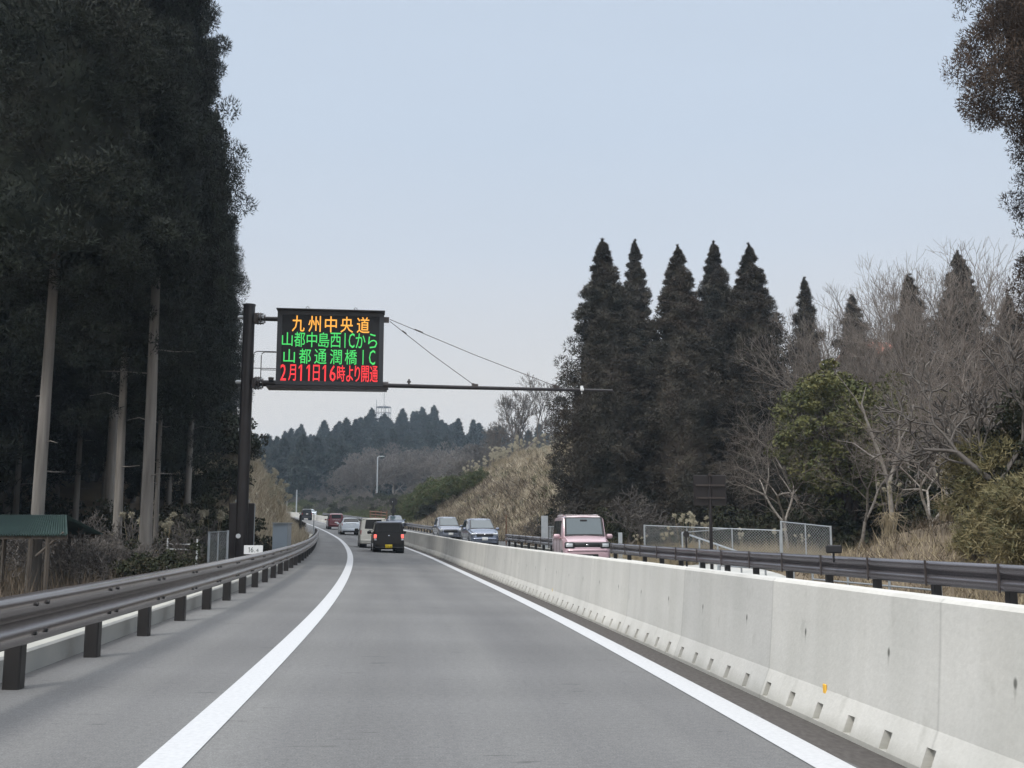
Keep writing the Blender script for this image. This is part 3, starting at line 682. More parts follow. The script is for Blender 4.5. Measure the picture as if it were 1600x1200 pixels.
# ---------------------------------------------------------------- vehicles
# station: d (m behind the nose), half width, z bottom, z belt, z top, half width at top
def make_car(name, label, spec, heading, loc, col, lit=False):
    r_ = empty(name, loc, heading); tag(r_, label, 'car')
    st = spec['st']; Lc = st[-1][0]; D_ = np.array([s[0] for s in st])
    def sec(d):
        w_, zb, zm, zt, wt = [float(np.interp(d, D_, [s[i] for s in st])) for i in range(1, 6)]
        return [(0, zb), (w_ * .90, zb), (w_ * .975, zb + .07), (w_, zb + .5 * (zm - zb)), (w_ * .995, zm - .07), (w_ * .975, zm), (wt + .012, zt - .075), (wt - .015, zt - .03), (wt - .09, zt - .004), (wt * .5, zt + .012), (0, zt + .02)]
    ds = []
    for a_, b_ in zip(D_[:-1], D_[1:]):
        n = max(1, int((b_ - a_) / .25)); ds += [a_ + (b_ - a_) * i / n for i in range(n)]
    ds.append(Lc); mb = MB(); n = 11; v = []; f = []
    for d in ds:
        q = sec(d); v += [(x, Lc / 2 - d, z) for x, z in q] + [(-x, Lc / 2 - d, z) for x, z in q[1:-1]][::-1]
    m_ = 2 * n - 2
    for i in range(len(ds) - 1):
        for k in range(m_): f.append((i * m_ + k, (i + 1) * m_ + k, (i + 1) * m_ + (k + 1) % m_, i * m_ + (k + 1) % m_))
    f.append(tuple(range(m_))); f.append(tuple(range((len(ds) - 1) * m_, len(ds) * m_))[::-1])
    mb.add(v, f); mb.build('body', col, r_, auto=32)
    def patch(nm, mt, ys_, fn, parent=r_, nx=6, ny=4, off=.008, thick=.004):
        """ys_: list of d; fn(d, u) -> x, z  with u in 0..1"""
        P = [[Vector((fn(d, k / nx)[0], Lc / 2 - d, fn(d, k / nx)[1])) for k in range(nx + 1)] for d in ys_]
        nn = (P[0][-1] - P[0][0]).cross(P[-1][0] - P[0][0]).normalized()
        cen = P[len(P) // 2][nx // 2]; 
        if nn.dot(Vector((cen.x, cen.y, cen.z - .9)) if abs(cen.x) < .3 else Vector((cen.x, 0, 0))) < 0: nn = -nn
        mbp = MB(); rows_ = len(P); V_ = []; F_ = []
        for layer in (0, 1):
            for rw in P: V_ += [p + nn * (off if layer else -.03) for p in rw]
        K = rows_ * (nx + 1)
        for i in range(rows_ - 1):
            for k in range(nx):
                q = i * (nx + 1) + k; F_.append((K + q, K + q + 1, K + q + nx + 2, K + q + nx + 1))
        edge = [i for i in range(nx + 1)] + [(j + 1) * (nx + 1) - 1 for j in range(1, rows_)] + [K - 1 - i for i in range(1, nx + 1)] + [j * (nx + 1) for j in range(rows_ - 2, 0, -1)]
        for a_, b_ in zip(edge, edge[1:] + edge[:1]): F_.append((a_, b_, K + b_, K + a_))
        mbp.add(V_, F_); return mbp.build(nm, mt, parent, auto=40)
    def topw(d): q = sec(d); return q[8][0] + .03, q[9][1]
    # windscreen and rear glass run over the sloping top
    a_, b_ = spec['ws']; patch('windscreen_surround', M['black'], [a_ + (b_ - a_) * t for t in (-.02, .3, .6, .985)], lambda d, u: ((u * 2 - 1) * (topw(d)[0] + .035), sec(d)[9][1] - .012 + .008 * (1 - abs(u * 2 - 1))), off=.006); patch('windscreen', spec.get('wsmat', M['windscreen']), [a_ + (b_ - a_) * t for t in (.07, .3, .6, .91)], lambda d, u: ((u * 2 - 1) * (topw(d)[0] - .03), sec(d)[9][1] + .008 * (1 - abs(u * 2 - 1))))
    a_, b_ = spec['rw']; zlo, zhi = spec['rwz']
    def rear(d_, u): return None
    mbr = MB(); wr0, wr1 = spec['rww']
    dA = next(d for d in np.linspace(Lc, Lc * .5, 400) if sec(d)[8][1] >= zlo); dB = next(d for d in np.linspace(Lc, Lc * .5, 400) if sec(d)[8][1] >= zhi)
    V_ = []; nb = 6
    for lay in (-.06, .012):
        for i in range(4):
            t = i / 3; z_ = zlo + (zhi - zlo) * t; w_ = wr0 + (wr1 - wr0) * t; dd = dA + (dB - dA) * t
            for k in range(nb + 1): u = k / nb * 2 - 1; V_.append((w_ * u, Lc / 2 - dd - lay + .02 * u * u, z_ + (.035 if lay > 0 else -.02)))
    F_ = []; K = 4 * (nb + 1)
    for i in range(3):
        for k in range(nb): q = K + i * (nb + 1) + k; F_.append((q, q + 1, q + nb + 2, q + nb + 1))
    edge = list(range(nb + 1)) + [(j + 1) * (nb + 1) - 1 for j in range(1, 4)] + [K - 1 - i for i in range(1, nb + 1)] + [j * (nb + 1) for j in (2, 1)]
    for p_, q_ in zip(edge, edge[1:] + edge[:1]): F_.append((p_, q_, K + q_, K + p_))
    mbr.add(V_, F_); mbr.build('rear_window', M['tint'], r_, auto=40)
    for sgn in (-1, 1):
        for (d0, d1) in spec['sw']:
            def sfn(d, u, sgn=sgn):
                q = sec(d); lo, hi = q[5], q[6]; t = .10 + .78 * u; return sgn * (lo[0] + (hi[0] - lo[0]) * t), lo[1] + (hi[1] - lo[1]) * t
            patch('side_window', M['tint'], [d0 + (d1 - d0) * t for t in (0, .33, .66, 1)], sfn, off=.007, nx=3)
    # wheels
    wr = spec.get('wr', .29); arch = MB()
    for d in spec['wh']:
        for sgn in (-1, 1):
            wx = sgn * (float(np.interp(d, D_, [s[1] for s in st])) - .085)
            wh = empty('wheel', (wx, Lc / 2 - d, wr)); wh.parent = r_
            mt_ = MB(); 
            mt_.tube([(-.09, 0, 0), (-.075, 0, 0), (.075, 0, 0), (.09, 0, 0)], [wr * .93, wr, wr, wr * .93], 20); mt_.build('tyre', M['rubber'], wh, auto=40)
            mr_ = MB(); mr_.disc((sgn * .088, 0, 0), wr * .62, .02, 'x', 16)
            for k in range(5): t = k * 2 * math.pi / 5; mr_.box((sgn * .10, math.cos(t) * wr * .32, math.sin(t) * wr * .32), (.015, .05, .05))
            mr_.build('rim', M['chrome'], wh)
            ar = MB(); ar.tube([(wx - sgn * .3, Lc / 2 - d, wr + .02), (sgn * (abs(wx) + .088), Lc / 2 - d, wr + .02)], wr + .055, 20); ar.build('wheel_arch', M['plastic_dark'], r_)
    # mirrors
    md = spec['mir']
    for sgn in (-1, 1):
        mm = MB(); q = sec(md); mm.box((sgn * (q[5][0] + .13), Lc / 2 - md, q[5][1] + .06), (.21, .10, .15), 0, .035); mm.box((sgn * (q[5][0] + .02), Lc / 2 - md, q[5][1] + .02), (.08, .05, .05)); mm.build('mirror', spec.get('mirmat', col), r_, auto=50)
    # fittings: name, material, x, z, width, height, front?, bevel, protrude, label
    for it in spec['fit']:
        nm, mt_, x, z, w_, h_, front, bev = it[:8]; pro = it[8] if len(it) > 8 else .012
        arr = np.linspace(0, Lc * .4, 300) if front else np.linspace(Lc, Lc * .6, 300)
        dd = next((d for d in arr if sec(d)[8][1] >= (z - h_ * .4 if front else z + h_ / 2 - .02)), arr[0])
        dp = .16; y = Lc / 2 - dd + (pro - dp / 2 if front else -pro + dp / 2)
        for sgn in ((-1, 1) if x else (1,)):
            q = MB(); q.box((sgn * x, y, z), (w_, dp, h_), 0, bev)
            if x > .45: 
                ang = -sgn * .18 if front else sgn * .12; cx_ = sgn * x
                rot = Matrix.Rotation(ang, 3, 'Z'); q.v = [tuple(rot @ Vector((p[0] - cx_, p[1] - y, p[2])) + Vector((cx_, y, 0))) for p in q.v]
            oo = q.build(nm, mt_, r_, auto=50)
            if nm == 'licence_plate' and spec.get('plate_text'):
                tb = MB(); txt = spec['plate_text']; ww = w_ * .86 / len(txt); yy = y + (dp / 2 + .003 if front else -dp / 2 - .003); sg = 1 if not front else -1
                for k, ch in enumerate(txt):
                    if ch == ' ': continue
                    vv, ff = glyph(ch); mnx, mxx = min(p.x for p in vv), max(p.x for p in vv); mny, mxy = min(p.y for p in vv), max(p.y for p in vv)
                    tb.add([(sg * (-w_ * .43 + ww * k + ww * .12 + (p.x - mnx) / (mxx - mnx) * ww * .76), yy, z - h_ * .38 + (p.y - mny) / (mxy - mny) * h_ * .5) for p in vv], ff)
                tb.build('plate_number', spec.get('plate_ink', M['ink_green']), oo)
    # shut lines of the doors
    for d in spec.get('seams', []):
        for sgn in (-1, 1):
            sl = MB(); q = sec(d); pts = [(sgn * (x + .003), Lc / 2 - d, z) for x, z in q[2:7]]; sl.tube(pts, .004, 4); sl.build('door_seam', M['black'], r_)
    return r_
def kei_tall(L=3.39, H=1.76, W=.7375, nose=.62, zb=.24, hood=1.0, rake=.62):
    return [(0, W * .84, zb + .08, .50, .62, W * .70), (.03, W * .90, zb + .02, .62, .80, W * .76), (.10, W * .96, zb, .78, .93, W * .84), (nose * .5, W, zb, .90, hood - .01, W * .87), (nose, W, zb, .98, hood + .05, W * .9),
            (nose + rake, W, zb, 1.02, H - .05, W * .86), (nose + rake + .25, W, zb, 1.02, H - .01, W * .87), (L * .7, W, zb, 1.02, H, W * .87), (L - .22, W, zb, 1.02, H - .02, W * .86), (L - .09, W * .98, zb, 1.02, H - .10, W * .84), (L - .05, W * .96, zb + .02, .98, 1.06, W * .90), (L, W * .92, zb + .05, .42, .56, W * .86)]
def mpv(L=4.2, H=1.71, W=.8475, nose=.95, zb=.24, hood=.98, rake=.95):
    return [(0, W * .62, zb + .10, .46, .56, W * .52), (.05, W * .78, zb + .02, .60, .72, W * .66), (.18, W * .92, zb, .74, .86, W * .76), (nose * .55, W * .99, zb, .86, hood - .04, W * .84), (nose, W, zb, .94, hood + .05, W * .88),
            (nose + rake, W, zb, 1.0, H - .07, W * .76), (nose + rake + .4, W, zb, 1.0, H - .01, W * .78), (L * .68, W, zb, 1.0, H, W * .78), (L - .35, W, zb, 1.0, H - .04, W * .77), (L - .12, W * .97, zb, 1.0, H - .16, W * .76), (L - .05, W * .95, zb + .02, .96, 1.04, W * .86), (L, W * .88, zb + .05, .42, .55, W * .80)]
def hatch(L=4.5, H=1.47, W=.88, nose=1.0, zb=.2, hood=.88, rake=1.15):
    return [(0, W * .6, zb + .1, .42, .52, W * .5), (.06, W * .8, zb + .02, .54, .66, W * .66), (.22, W * .93, zb, .66, .76, W * .76), (nose * .6, W, zb, .78, hood - .04, W * .84), (nose, W, zb, .88, hood + .04, W * .86),
            (nose + rake, W, zb, .93, H - .05, W * .66), (nose + rake + .4, W, zb, .94, H, W * .68), (L * .62, W, zb, .95, H - .01, W * .68), (L - .60, W, zb, .94, H - .09, W * .68), (L - .14, W * .97, zb, .90, 1.00, W * .80), (L - .08, W * .95, zb + .02, .88, .97, W * .84), (L, W * .88, zb + .05, .40, .56, W * .78)]
P_pink = paint('pink_paint', (.50, .35, .385), .2); P_bluegrey = paint('bluegrey_paint', (.22, .25, .32), .5, .25); P_grey = paint('steel_paint', (.20, .22, .27), .5, .25)
P_white = paint('white_paint', (.62, .68, .74), .0); P_cream = paint('cream_paint', (.74, .72, .64), 0); P_black = paint('black_paint', (.006, .006, .007), .0, .35); P_black.node_tree.nodes['Principled BSDF'].inputs['Coat Weight'].default_value = .25; P_black.node_tree.nodes['Principled BSDF'].inputs['Specular IOR Level'].default_value = .3
P_maroon = paint('maroon_paint', (.13, .012, .022), .3); P_navy = paint('navy_paint', (.10, .12, .17), .4)
P_silverroof = paint('silver_roof', (.40, .45, .55), .5)

def place_same(px, D, lat_fix=None):
    p = at(px, HY, D); s = sofy(p.y); t = line_at(s)[3]; lat, _ = lat_of(p.x, p.y); q = rp(s, lat); return q, t
# --- same direction
st = [(a_, b_, c_ * .87, d_ * .87, e_ * .87, f_) for a_, b_, c_, d_, e_, f_ in kei_tall(H=1.68, zb=.17)]
sp = dict(st=st, ws=(.62, 1.24), rw=(3.1, 3.39), rwz=(.92, 1.33), rww=(.655, .60), sw=[(1.35, 1.95), (2.05, 2.75), (2.82, 3.08)], wh=(.5, 2.95), wr=.27, mir=1.15,
    fit=[('tail_light', M['tail_lit'], .635, .75, .14, .20, False, .02, .02), ('reversing_light', M['glass_lens'], .635, .60, .13, .09, False, .02, .02), ('licence_plate', M['plate_yellow'], 0, .29, .33, .165, False, .005, .02), ('badge', M['chrome'], 0, .79, .10, .05, False, .012, .01),
         ('bumper', M['plastic_dark'], 0, .22, 1.30, .08, False, .02, .015), ('headlight', M['glass_lens'], .56, .66, .26, .16, True, .03), ('rear_spoiler', P_silverroof, 0, 1.43, 1.16, .035, False, .015, .06)],
    plate_text='  77 78', plate_ink=M['black'], seams=(1.25, 2.0, 2.8))
q, t = place_same(606, 50.2 + 1.0); q = q + Vector((-math.sin(t), math.cos(t), 0)) * .6
make_car('car', 'small boxy black van with lit tail lights and a yellow licence plate, nearest ahead', sp, t, q, P_black)
st = [(a_, b_, c_ * .9, d_ * .9, e_ * .9, f_) for a_, b_, c_, d_, e_, f_ in kei_tall(H=1.76)]
sp = dict(st=st, ws=(.62, 1.24), rw=(3.1, 3.39), rwz=(.98, 1.48), rww=(.655, .60), sw=[(1.35, 1.95), (2.05, 2.75), (2.82, 3.08)], wh=(.5, 2.9), mir=1.15, mirmat=M['black'],
    fit=[('tail_light', M['tail_red'], .665, .82, .06, .26, False, .015, .02), ('licence_plate', M['plate_yellow'], 0, .62, .33, .165, False, .005), ('handle', M['plastic_dark'], -.0, .93, .5, .035, False, .01), ('bumper', P_cream, 0, .38, 1.36, .16, False, .03, .02), ('headlight', M['glass_lens'], .56, .78, .26, .16, True, .03), ('rear_spoiler', P_cream, 0, 1.555, 1.2, .045, False, .02, .06)], seams=(1.25, 2.0, 2.8))
q, t = place_same(582.5, 56.6 + 1.0); q = q + Vector((-math.sin(t), math.cos(t), 0)) * .6
make_car('car', 'tall cream white minicar seen from behind, half hidden by the black van', sp, t, q, P_cream)
st = hatch()
sp = dict(st=st, ws=(1.0, 2.15), rw=(3.8, 4.4), rwz=(1.04, 1.35), rww=(.66, .57), sw=[(2.1, 2.85), (2.95, 3.6)], wh=(.85, 3.6), wr=.31, mir=1.75,
    fit=[('tail_light', M['tail_red'], .76, .84, .10, .24, False, .03, .02), ('licence_plate', M['plate_white'], 0, .78, .33, .165, False, .005), ('bumper', P_white, 0, .42, 1.60, .26, False, .06, .03), ('lower_bumper', M['plastic_dark'], 0, .27, 1.4, .12, False, .02, .02), ('headlight', M['glass_lens'], .6, .66, .3, .14, True, .03), ('rear_trim', M['plastic_dark'], 0, .93, .9, .05, False, .012, .012)], seams=(1.9, 2.9))
q, t = place_same(546, 91 + 1.8)
make_car('car', 'white hatchback driving away between the maroon minivan and the cream minicar', sp, t, q, P_white)
st = mpv(L=4.26, H=1.69)
sp = dict(st=st, ws=(.95, 1.9), rw=(3.9, 4.26), rwz=(1.10, 1.50), rww=(.66, .58), sw=[(2.0, 2.6), (2.7, 3.5), (3.6, 3.85)], wh=(.8, 3.5), mir=1.6,
    fit=[('tail_light', M['tail_red'], .72, .98, .20, .13, False, .03, .02), ('licence_plate', M['plate_white'], 0, .68, .33, .165, False, .005), ('tailgate_trim', M['chrome'], 0, .98, .9, .03, False, .01), ('bumper', P_maroon, 0, .42, 1.5, .2, False, .05, .03), ('headlight', M['glass_lens'], .62, .70, .3, .14, True, .03)], seams=(1.8, 2.65, 3.5))
q, t = place_same(523, 111 + 2)
make_car('car', 'dark red minivan seen from behind ahead of the white hatchback', sp, t, q, P_maroon)
st = mpv(L=4.2, H=1.78, zb=.3)
sp = dict(st=st, ws=(.95, 1.9), rw=(3.9, 4.2), rwz=(1.12, 1.58), rww=(.64, .58), sw=[(2.0, 2.6), (2.7, 3.5)], wh=(.8, 3.4), wr=.34, mir=1.6,
    fit=[('tail_light', M['tail_red'], .75, .95, .10, .2, False, .02, .02), ('licence_plate', M['plate_white'], 0, .92, .33, .165, False, .005), ('bumper', M['plastic_dark'], 0, .45, 1.5, .2, False, .05, .03), ('headlight', M['glass_lens'], .62, .70, .3, .14, True, .03), ('roof_panel', M['white'], 0, 1.73, 1.2, .06, False, .02, .02)])
q, t = place_same(477.5, 170 + 2)
make_car('car', 'black off-roader, farthest of the cars driving away', sp, t, q, P_black)
# --- oncoming
def oncoming(px, pyroof, D, Hc, ln):
    # stand on the opposite lane; slide along the line of sight a little until the roof meets the picture
    best = None
    for dd in np.linspace(D * .9, D * 1.12, 45):
        p = at(px, HY, dd); s = sofy(p.y); lat, _ = lat_of(p.x, p.y); q = rp(s, lat); zt = at(px, pyroof, dd).z
        e_ = abs(q.z + Hc - zt) * 8 + abs(dd / D - 1) * 30 + abs(lat - O) * 1.0
        if best is None or e_ < best[0]: best = (e_, q, line_at(s)[3], lat, dd)
    _, q, t, lat, dd = best; print('oncoming', px, 'D', round(dd, 1), 'lat', round(lat, 2), 'dz', round(q.z + Hc - at(px, pyroof, dd).z, 2))
    return q + Vector((-math.sin(t), math.cos(t), 0)) * ln / 2, t + math.pi
st = kei_tall(H=1.76, nose=.60, hood=1.04, rake=.30)
sp = dict(st=st, ws=(.60, .90), rw=(3.1, 3.39), rwz=(1.08, 1.64), rww=(.62, .57), sw=[(1.15, 1.85), (1.95, 2.7), (2.78, 3.08)], wh=(.5, 2.95), mir=.95,
    fit=[('headlight', M['glass_lens'], .555, .80, .27, .17, True, .035, .03), ('grille', M['plastic_dark'], 0, .81, .84, .17, True, .02, .015), ('badge', M['chrome'], 0, .81, .14, .10, True, .045, .03), ('lower_grille', M['black'], 0, .47, .70, .11, True, .02), ('licence_plate', M['plate_white'], 0, .38, .33, .165, True, .005, .03), ('headlight_housing', M['plastic_dark'], .55, .80, .32, .20, True, .03, .022), ('bumper', P_pink, 0, .635, 1.30, .09, True, .035, .03), ('tail_light', M['tail_red'], .66, .9, .08, .3, False, .02)], seams=(1.08, 1.9, 2.75))
q, t = oncoming(926, 812, 32.6, 1.70, 3.39)
q.z -= .05
pk = make_car('car', 'pink boxy minicar coming the other way behind the barrier, nearest oncoming car', sp, t - .06, q, P_pink); pk.scale = (1, 1, .965)
mb = MB()
for xx in (-.56, .56): mb.tube([(xx, .25, 1.775), (xx, -.2, 1.80), (xx, -1.2, 1.80), (xx, -1.45, 1.77)], .018, 6)
mb.build('roof_rail', P_pink, pk)
MB().box((0, -.55, 1.777), (1.06, 2.2, .02), 0, .009).box((0, .775, 1.712), (1.10, .05, .05), 0, .02).build('roof_panel', paint('roof_sky_sheen', (.80, .74, .75), .0), pk)  # pale panel over the pink roof, sky reflection put into its colour
mb = MB(); mb.tube([(-.45, 1.12, 1.10), (.05, 1.06, 1.16)], .012, 5); mb.tube([(.05, 1.12, 1.10), (.5, 1.06, 1.15)], .012, 5); mb.build('wipers', M['black'], pk)
MB().box((.0, .845, 1.60), (.22, .10, .07), 0, .02).build('camera_housing', M['black'], pk)
st = mpv(L=4.26, H=1.64)
fit_m = lambda col, gw, gz: [('headlight', M['glass_lens'], .62, gz + .04, .32, .13, True, .05, .05), ('grille', M['black'], 0, gz - .04, gw, .18, True, .05, .03), ('grille_trim', M['chrome'], 0, gz + .07, gw * 1.1, .025, True, .01, .035), ('badge', M['chrome'], 0, gz + .02, .13, .09, True, .04, .045), ('bumper', col, 0, gz - .22, 1.35, .12, True, .05, .06), ('licence_plate', M['plate_white'], 0, gz - .22, .33, .165, True, .005, .07), ('tail_light', M['tail_red'], .74, .9, .1, .3, False, .02)]
sp = dict(st=st, ws=(.95, 1.9), rw=(3.9, 4.26), rwz=(1.10, 1.52), rww=(.66, .58), sw=[(2.0, 2.6), (2.7, 3.5), (3.6, 3.85)], wh=(.8, 3.5), mir=1.5, fit=fit_m(P_bluegrey, .95, .70), seams=(1.7, 2.65, 3.5))
q, t = oncoming(760, 814, 58.6, 1.71, 4.26)
make_car('car', 'blue-grey minivan with a thin chrome bar, next oncoming car behind the pink one', sp, t, q, P_bluegrey)
sp = dict(st=mpv(L=4.1, H=1.71, nose=.85), ws=(.85, 1.8), rw=(3.8, 4.1), rwz=(1.10, 1.52), rww=(.66, .58), sw=[(2.0, 2.6), (2.7, 3.4)], wh=(.8, 3.4), mir=1.4, fit=[('grille', M['black'], 0, .66, 1.02, .26, True, .10, .04), ('headlight', M['glass_lens'], .66, .74, .22, .22, True, .06, .05), ('badge', M['chrome'], 0, .70, .16, .11, True, .05, .06), ('licence_plate', M['plate_white'], 0, .47, .33, .165, True, .005, .08), ('tail_light', M['tail_red'], .74, .9, .1, .3, False, .02)], seams=(1.7, 2.6))
q, t = oncoming(706.5, 809, 74.6, 1.71, 4.1)
make_car('car', 'steel grey minivan with a wide black grille and white plate, middle of the oncoming cars', sp, t, q, P_grey)
sp = dict(st=mpv(L=4.0, H=1.52, hood=.92), ws=(.95, 1.9), rw=(3.7, 4.0), rwz=(1.05, 1.38), rww=(.66, .58), sw=[(2.0, 2.6), (2.7, 3.4)], wh=(.8, 3.3), mir=1.5, fit=fit_m(P_navy, .7, .64))
q, t = oncoming(623, 806, 115, 1.52, 4.0)
make_car('car', 'small dark blue oncoming car in front of the distant green shrubs', sp, t, q, P_navy)
sp = dict(st=mpv(L=4.4, H=1.48, hood=.9), ws=(.95, 1.9), rw=(4.0, 4.4), rwz=(1.05, 1.34), rww=(.66, .58), sw=[(2.0, 2.6), (2.7, 3.4)], wh=(.8, 3.5), mir=1.5, fit=fit_m(P_white, .7, .62))
q, t = oncoming(490, 794.6, 200, 1.48, 4.4)
make_car('car', 'white oncoming car just coming round the far bend beside the black off-roader', sp, t, q, P_white)

# ---------------------------------------------------------------- cedars
def crown_tri(seed, H, Rm, base, ncl, npuff, ln, wd, mt, kind='cone', name='crown'):
    global rng; rng = np.random.default_rng(seed)
    if kind == 'cone': V, T = cedar_crown(H, Rm, base, ncl, npuff, ln, wd)
    else: V, T = kind(H, Rm, base, ncl, npuff, ln, wd)
    return tri_mesh(name, V, T, mt)
RADF, LOB = 1.0, .07
def crown_column(H, Rm, base, ncl, npuff, ln, wd):
    """lopped-looking forest cedar: full width almost to the foot of the crown, convex top"""
    t = rng.uniform(0, 1, ncl) ** .9; phi = rng.uniform(0, 2 * math.pi, ncl)
    prof = np.minimum(1, ((1 - t) * 1.72) ** .86 + .01) * np.minimum(1, .45 + t * 6)
    lob = 1 + LOB * np.sin(phi * 2 + t * 23 + rng.uniform(0, 6)) + LOB * np.sin(phi * 3 - t * 37)
    inner = rng.uniform(0, 1, ncl) < .32
    r_ = Rm * prof * lob * np.where(inner, rng.uniform(.2, .7, ncl), rng.uniform(.84, 1.03, ncl))
    cen = np.stack([r_ * np.cos(phi), r_ * np.sin(phi), base + t * (H - base)], 1)
    rad = RADF * Rm * (.05 + .20 * prof) * rng.uniform(.7, 1.5, ncl)
    V1 = puffs(cen, rad, npuff, ln, wd)
    zt = np.linspace(H - 2.2, H + .35, 24); c2 = np.stack([rng.normal(size=24) * .05, rng.normal(size=24) * .05, zt], 1)
    V2 = puffs(c2, np.linspace(.34, .05, 24), max(npuff // 4, 10), ln * .8, wd * .7, up=1.3, flat=1)
    # bare branch ends poking out of the outline
    n = ncl // 6; ph = rng.uniform(0, 6.28, n); tt = rng.uniform(.05, .9, n); pr = np.minimum(1, ((1 - tt) * 1.72) ** .86)
    c3 = np.stack([Rm * pr * 1.03 * np.cos(ph), Rm * pr * 1.03 * np.sin(ph), base + tt * (H - base)], 1)
    V3_ = puffs(c3, np.full(n, .28), max(npuff // 4, 8), ln, wd, up=.8)
    # dense heart of the crown
    nr, ns = 26, 14; k = rng.normal(size=(nr, ns)) * .07; tt = np.linspace(0.08, .90, nr); pr = np.minimum(1, ((1 - tt) * 1.72) ** .86) * np.minimum(1, .35 + tt * 6) * .62
    an = np.arange(ns) / ns * 2 * np.pi; rr = (Rm * pr)[:, None] * (1 + k); zz = base + tt * (H - base)
    Vc = np.stack([rr * np.cos(an), rr * np.sin(an), np.repeat(zz[:, None], ns, 1) + rng.normal(size=(nr, ns)) * .15], 2).reshape(-1, 3); Tc = []
    for i in range(nr - 1):
        for j in range(ns):
            a_, b_, c_, d_ = i * ns + j, i * ns + (j + 1) % ns, (i + 1) * ns + (j + 1) % ns, (i + 1) * ns + j; Tc += [(a_, b_, c_), (a_, c_, d_)]
    n = int(ncl * npuff * .16); t4 = rng.uniform(.05, .93, n); p4 = rng.uniform(0, 6.283, n); pr4 = np.minimum(1, ((1 - t4) * 1.72) ** .86) * np.minimum(1, .35 + t4 * 6) * rng.uniform(.58, .80, n)
    d4 = np.stack([np.cos(p4), np.sin(p4), np.zeros(n)], 1); c4 = d4 * (Rm * pr4)[:, None]; c4[:, 2] = base + t4 * (H - base)
    V4 = blades(c4, unit(d4 * .5 + [0, 0, .5] + rng.normal(size=(n, 3)) * .5), rng.uniform(.8, 1.5, n) * ln, rng.uniform(1, 2, n) * wd, facing=d4)
    parts_ = [V1, V2, V3_, V4, (Vc, np.array(Tc))]
    if base > 3:      # ragged hanging sprays below the crown
        n = 16; ph = rng.uniform(0, 6.28, n); zz_ = base - rng.uniform(0, 2.2, n) + .5; rr_ = rng.uniform(.15, .6, n) * Rm
        parts_.append(puffs(np.stack([rr_ * np.cos(ph), rr_ * np.sin(ph), zz_], 1), rng.uniform(.3, .7, n), npuff // 2, ln, wd, up=-.1))
    return merge(parts_)

# tall near forest on the left: three crown shapes, unit height 26 m
RADF, LOB = .72, .13
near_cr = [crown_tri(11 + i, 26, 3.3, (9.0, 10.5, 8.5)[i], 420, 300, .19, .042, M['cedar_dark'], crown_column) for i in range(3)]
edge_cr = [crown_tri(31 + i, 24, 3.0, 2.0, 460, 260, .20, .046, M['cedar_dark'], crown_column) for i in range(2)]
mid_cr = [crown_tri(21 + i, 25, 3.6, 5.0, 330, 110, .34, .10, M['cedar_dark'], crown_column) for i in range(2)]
near_tr = [trunk_mesh('trunk', 26, .27, M['bark'], .25, 12, 6, deadz=(3.5, 10.5)) for i in range(3)]
fr_ = 'cedars standing in the dark wood left of the road'
def sc_tree(px, D, ref_r_px, trunk_r=.27): return max(.6, ref_r_px / 2 / F * D / trunk_r)
spec_l = [  # px, D, trunk width px, crown, label
 (56, 29.5, 24, 0, 'tall cedar with a thick pale bare trunk, leftmost big trunk beside the green roofed shed'),
 (228, 33, 24, 1, 'tall cedar with the brightest pale trunk, standing left of the gantry pole'),
 (183, 39, 17, 2, 'tall cedar with a grey trunk between the two palest trunks'),
 (116, 47, 11, 0, 'slim cedar trunk in the gloom right of the leftmost big trunk'),
 (159, 54, 10, 1, 'thin dark cedar trunk just left of the grey trunk'),
 (173, 48, 8, 2, 'very thin dark cedar hugging the left side of the grey trunk'),
 (243, 41, 9, 0, 'thin brown cedar trunk close behind the brightest pale trunk'),
 (262, 57, 10, 1, 'slim cedar second from the right edge of the wood'),
 (290, 53, 13, 2, 'slim brown cedar trunk nearest the gantry pole'),
 (22, 46, 11, 1, 'slim trunk left of the leftmost big trunk'), (86, 58, 9, 2, 'thin far trunk just right of the leftmost big trunk'), (140, 64, 8, 0, 'thin far trunk midway between the leftmost and the grey trunk'), (205, 62, 9, 1, 'thin far trunk in the gap left of the brightest trunk'), (312, 66, 8, 0, 'thinnest trunk right beside the gantry pole'), (273, 70, 7, 2, 'faint far trunk between the two slim trunks at the right of the wood')]
for px, D, wpx, k, lab in spec_l:
    g = gnd(px, D, -.1); rs = wpx / 2 / F * D / .30
    r_ = empty('cedar_tree', g, random.uniform(0, 6.28)); tag(r_, lab, 'tree', fr_)
    o = link('trunk', near_tr[k], r_); o.scale = (rs, rs, 1)
    o = link('crown', near_cr[k], r_); kx = {228: .60, 243: .68, 262: .66, 290: .62, 312: .5, 273: .7}.get(px, 1); o.scale = (kx, kx, 1)
    o.location = (0, 0, -1.5 * (D > 40) + random.uniform(-1.6, 1.2))
rnd2 = random.Random(5)
edge = [(248, 58, 26, 1), (222, 50, 31, 0), (168, 45, 32, 1), (268, 68, 27, 0), (304, 82, 26, 1), (322, 98, 23, 0), (276, 88, 26, 1), (232, 70, 28, 0)]
edge_tr = trunk_mesh('trunk', 24, .22, M['bark'], .2, 8)
for i, (px, D, hh, k) in enumerate(edge):
    g = gnd(px, D); r_ = empty('cedar_tree', g, i * 1.3); tag(r_, 'cedar with foliage nearly to the ground on the right edge of the left wood', 'tree', fr_)
    s_ = hh / 24; r_.scale = (1, 1, s_)
    link('trunk', edge_tr, r_); o = link('crown', edge_cr[k], r_)
    if i in (1, 2): o.location = (0, 0, 6)
placed = [gnd(px, D) for px, D, *_ in spec_l + edge]
cnt = 0
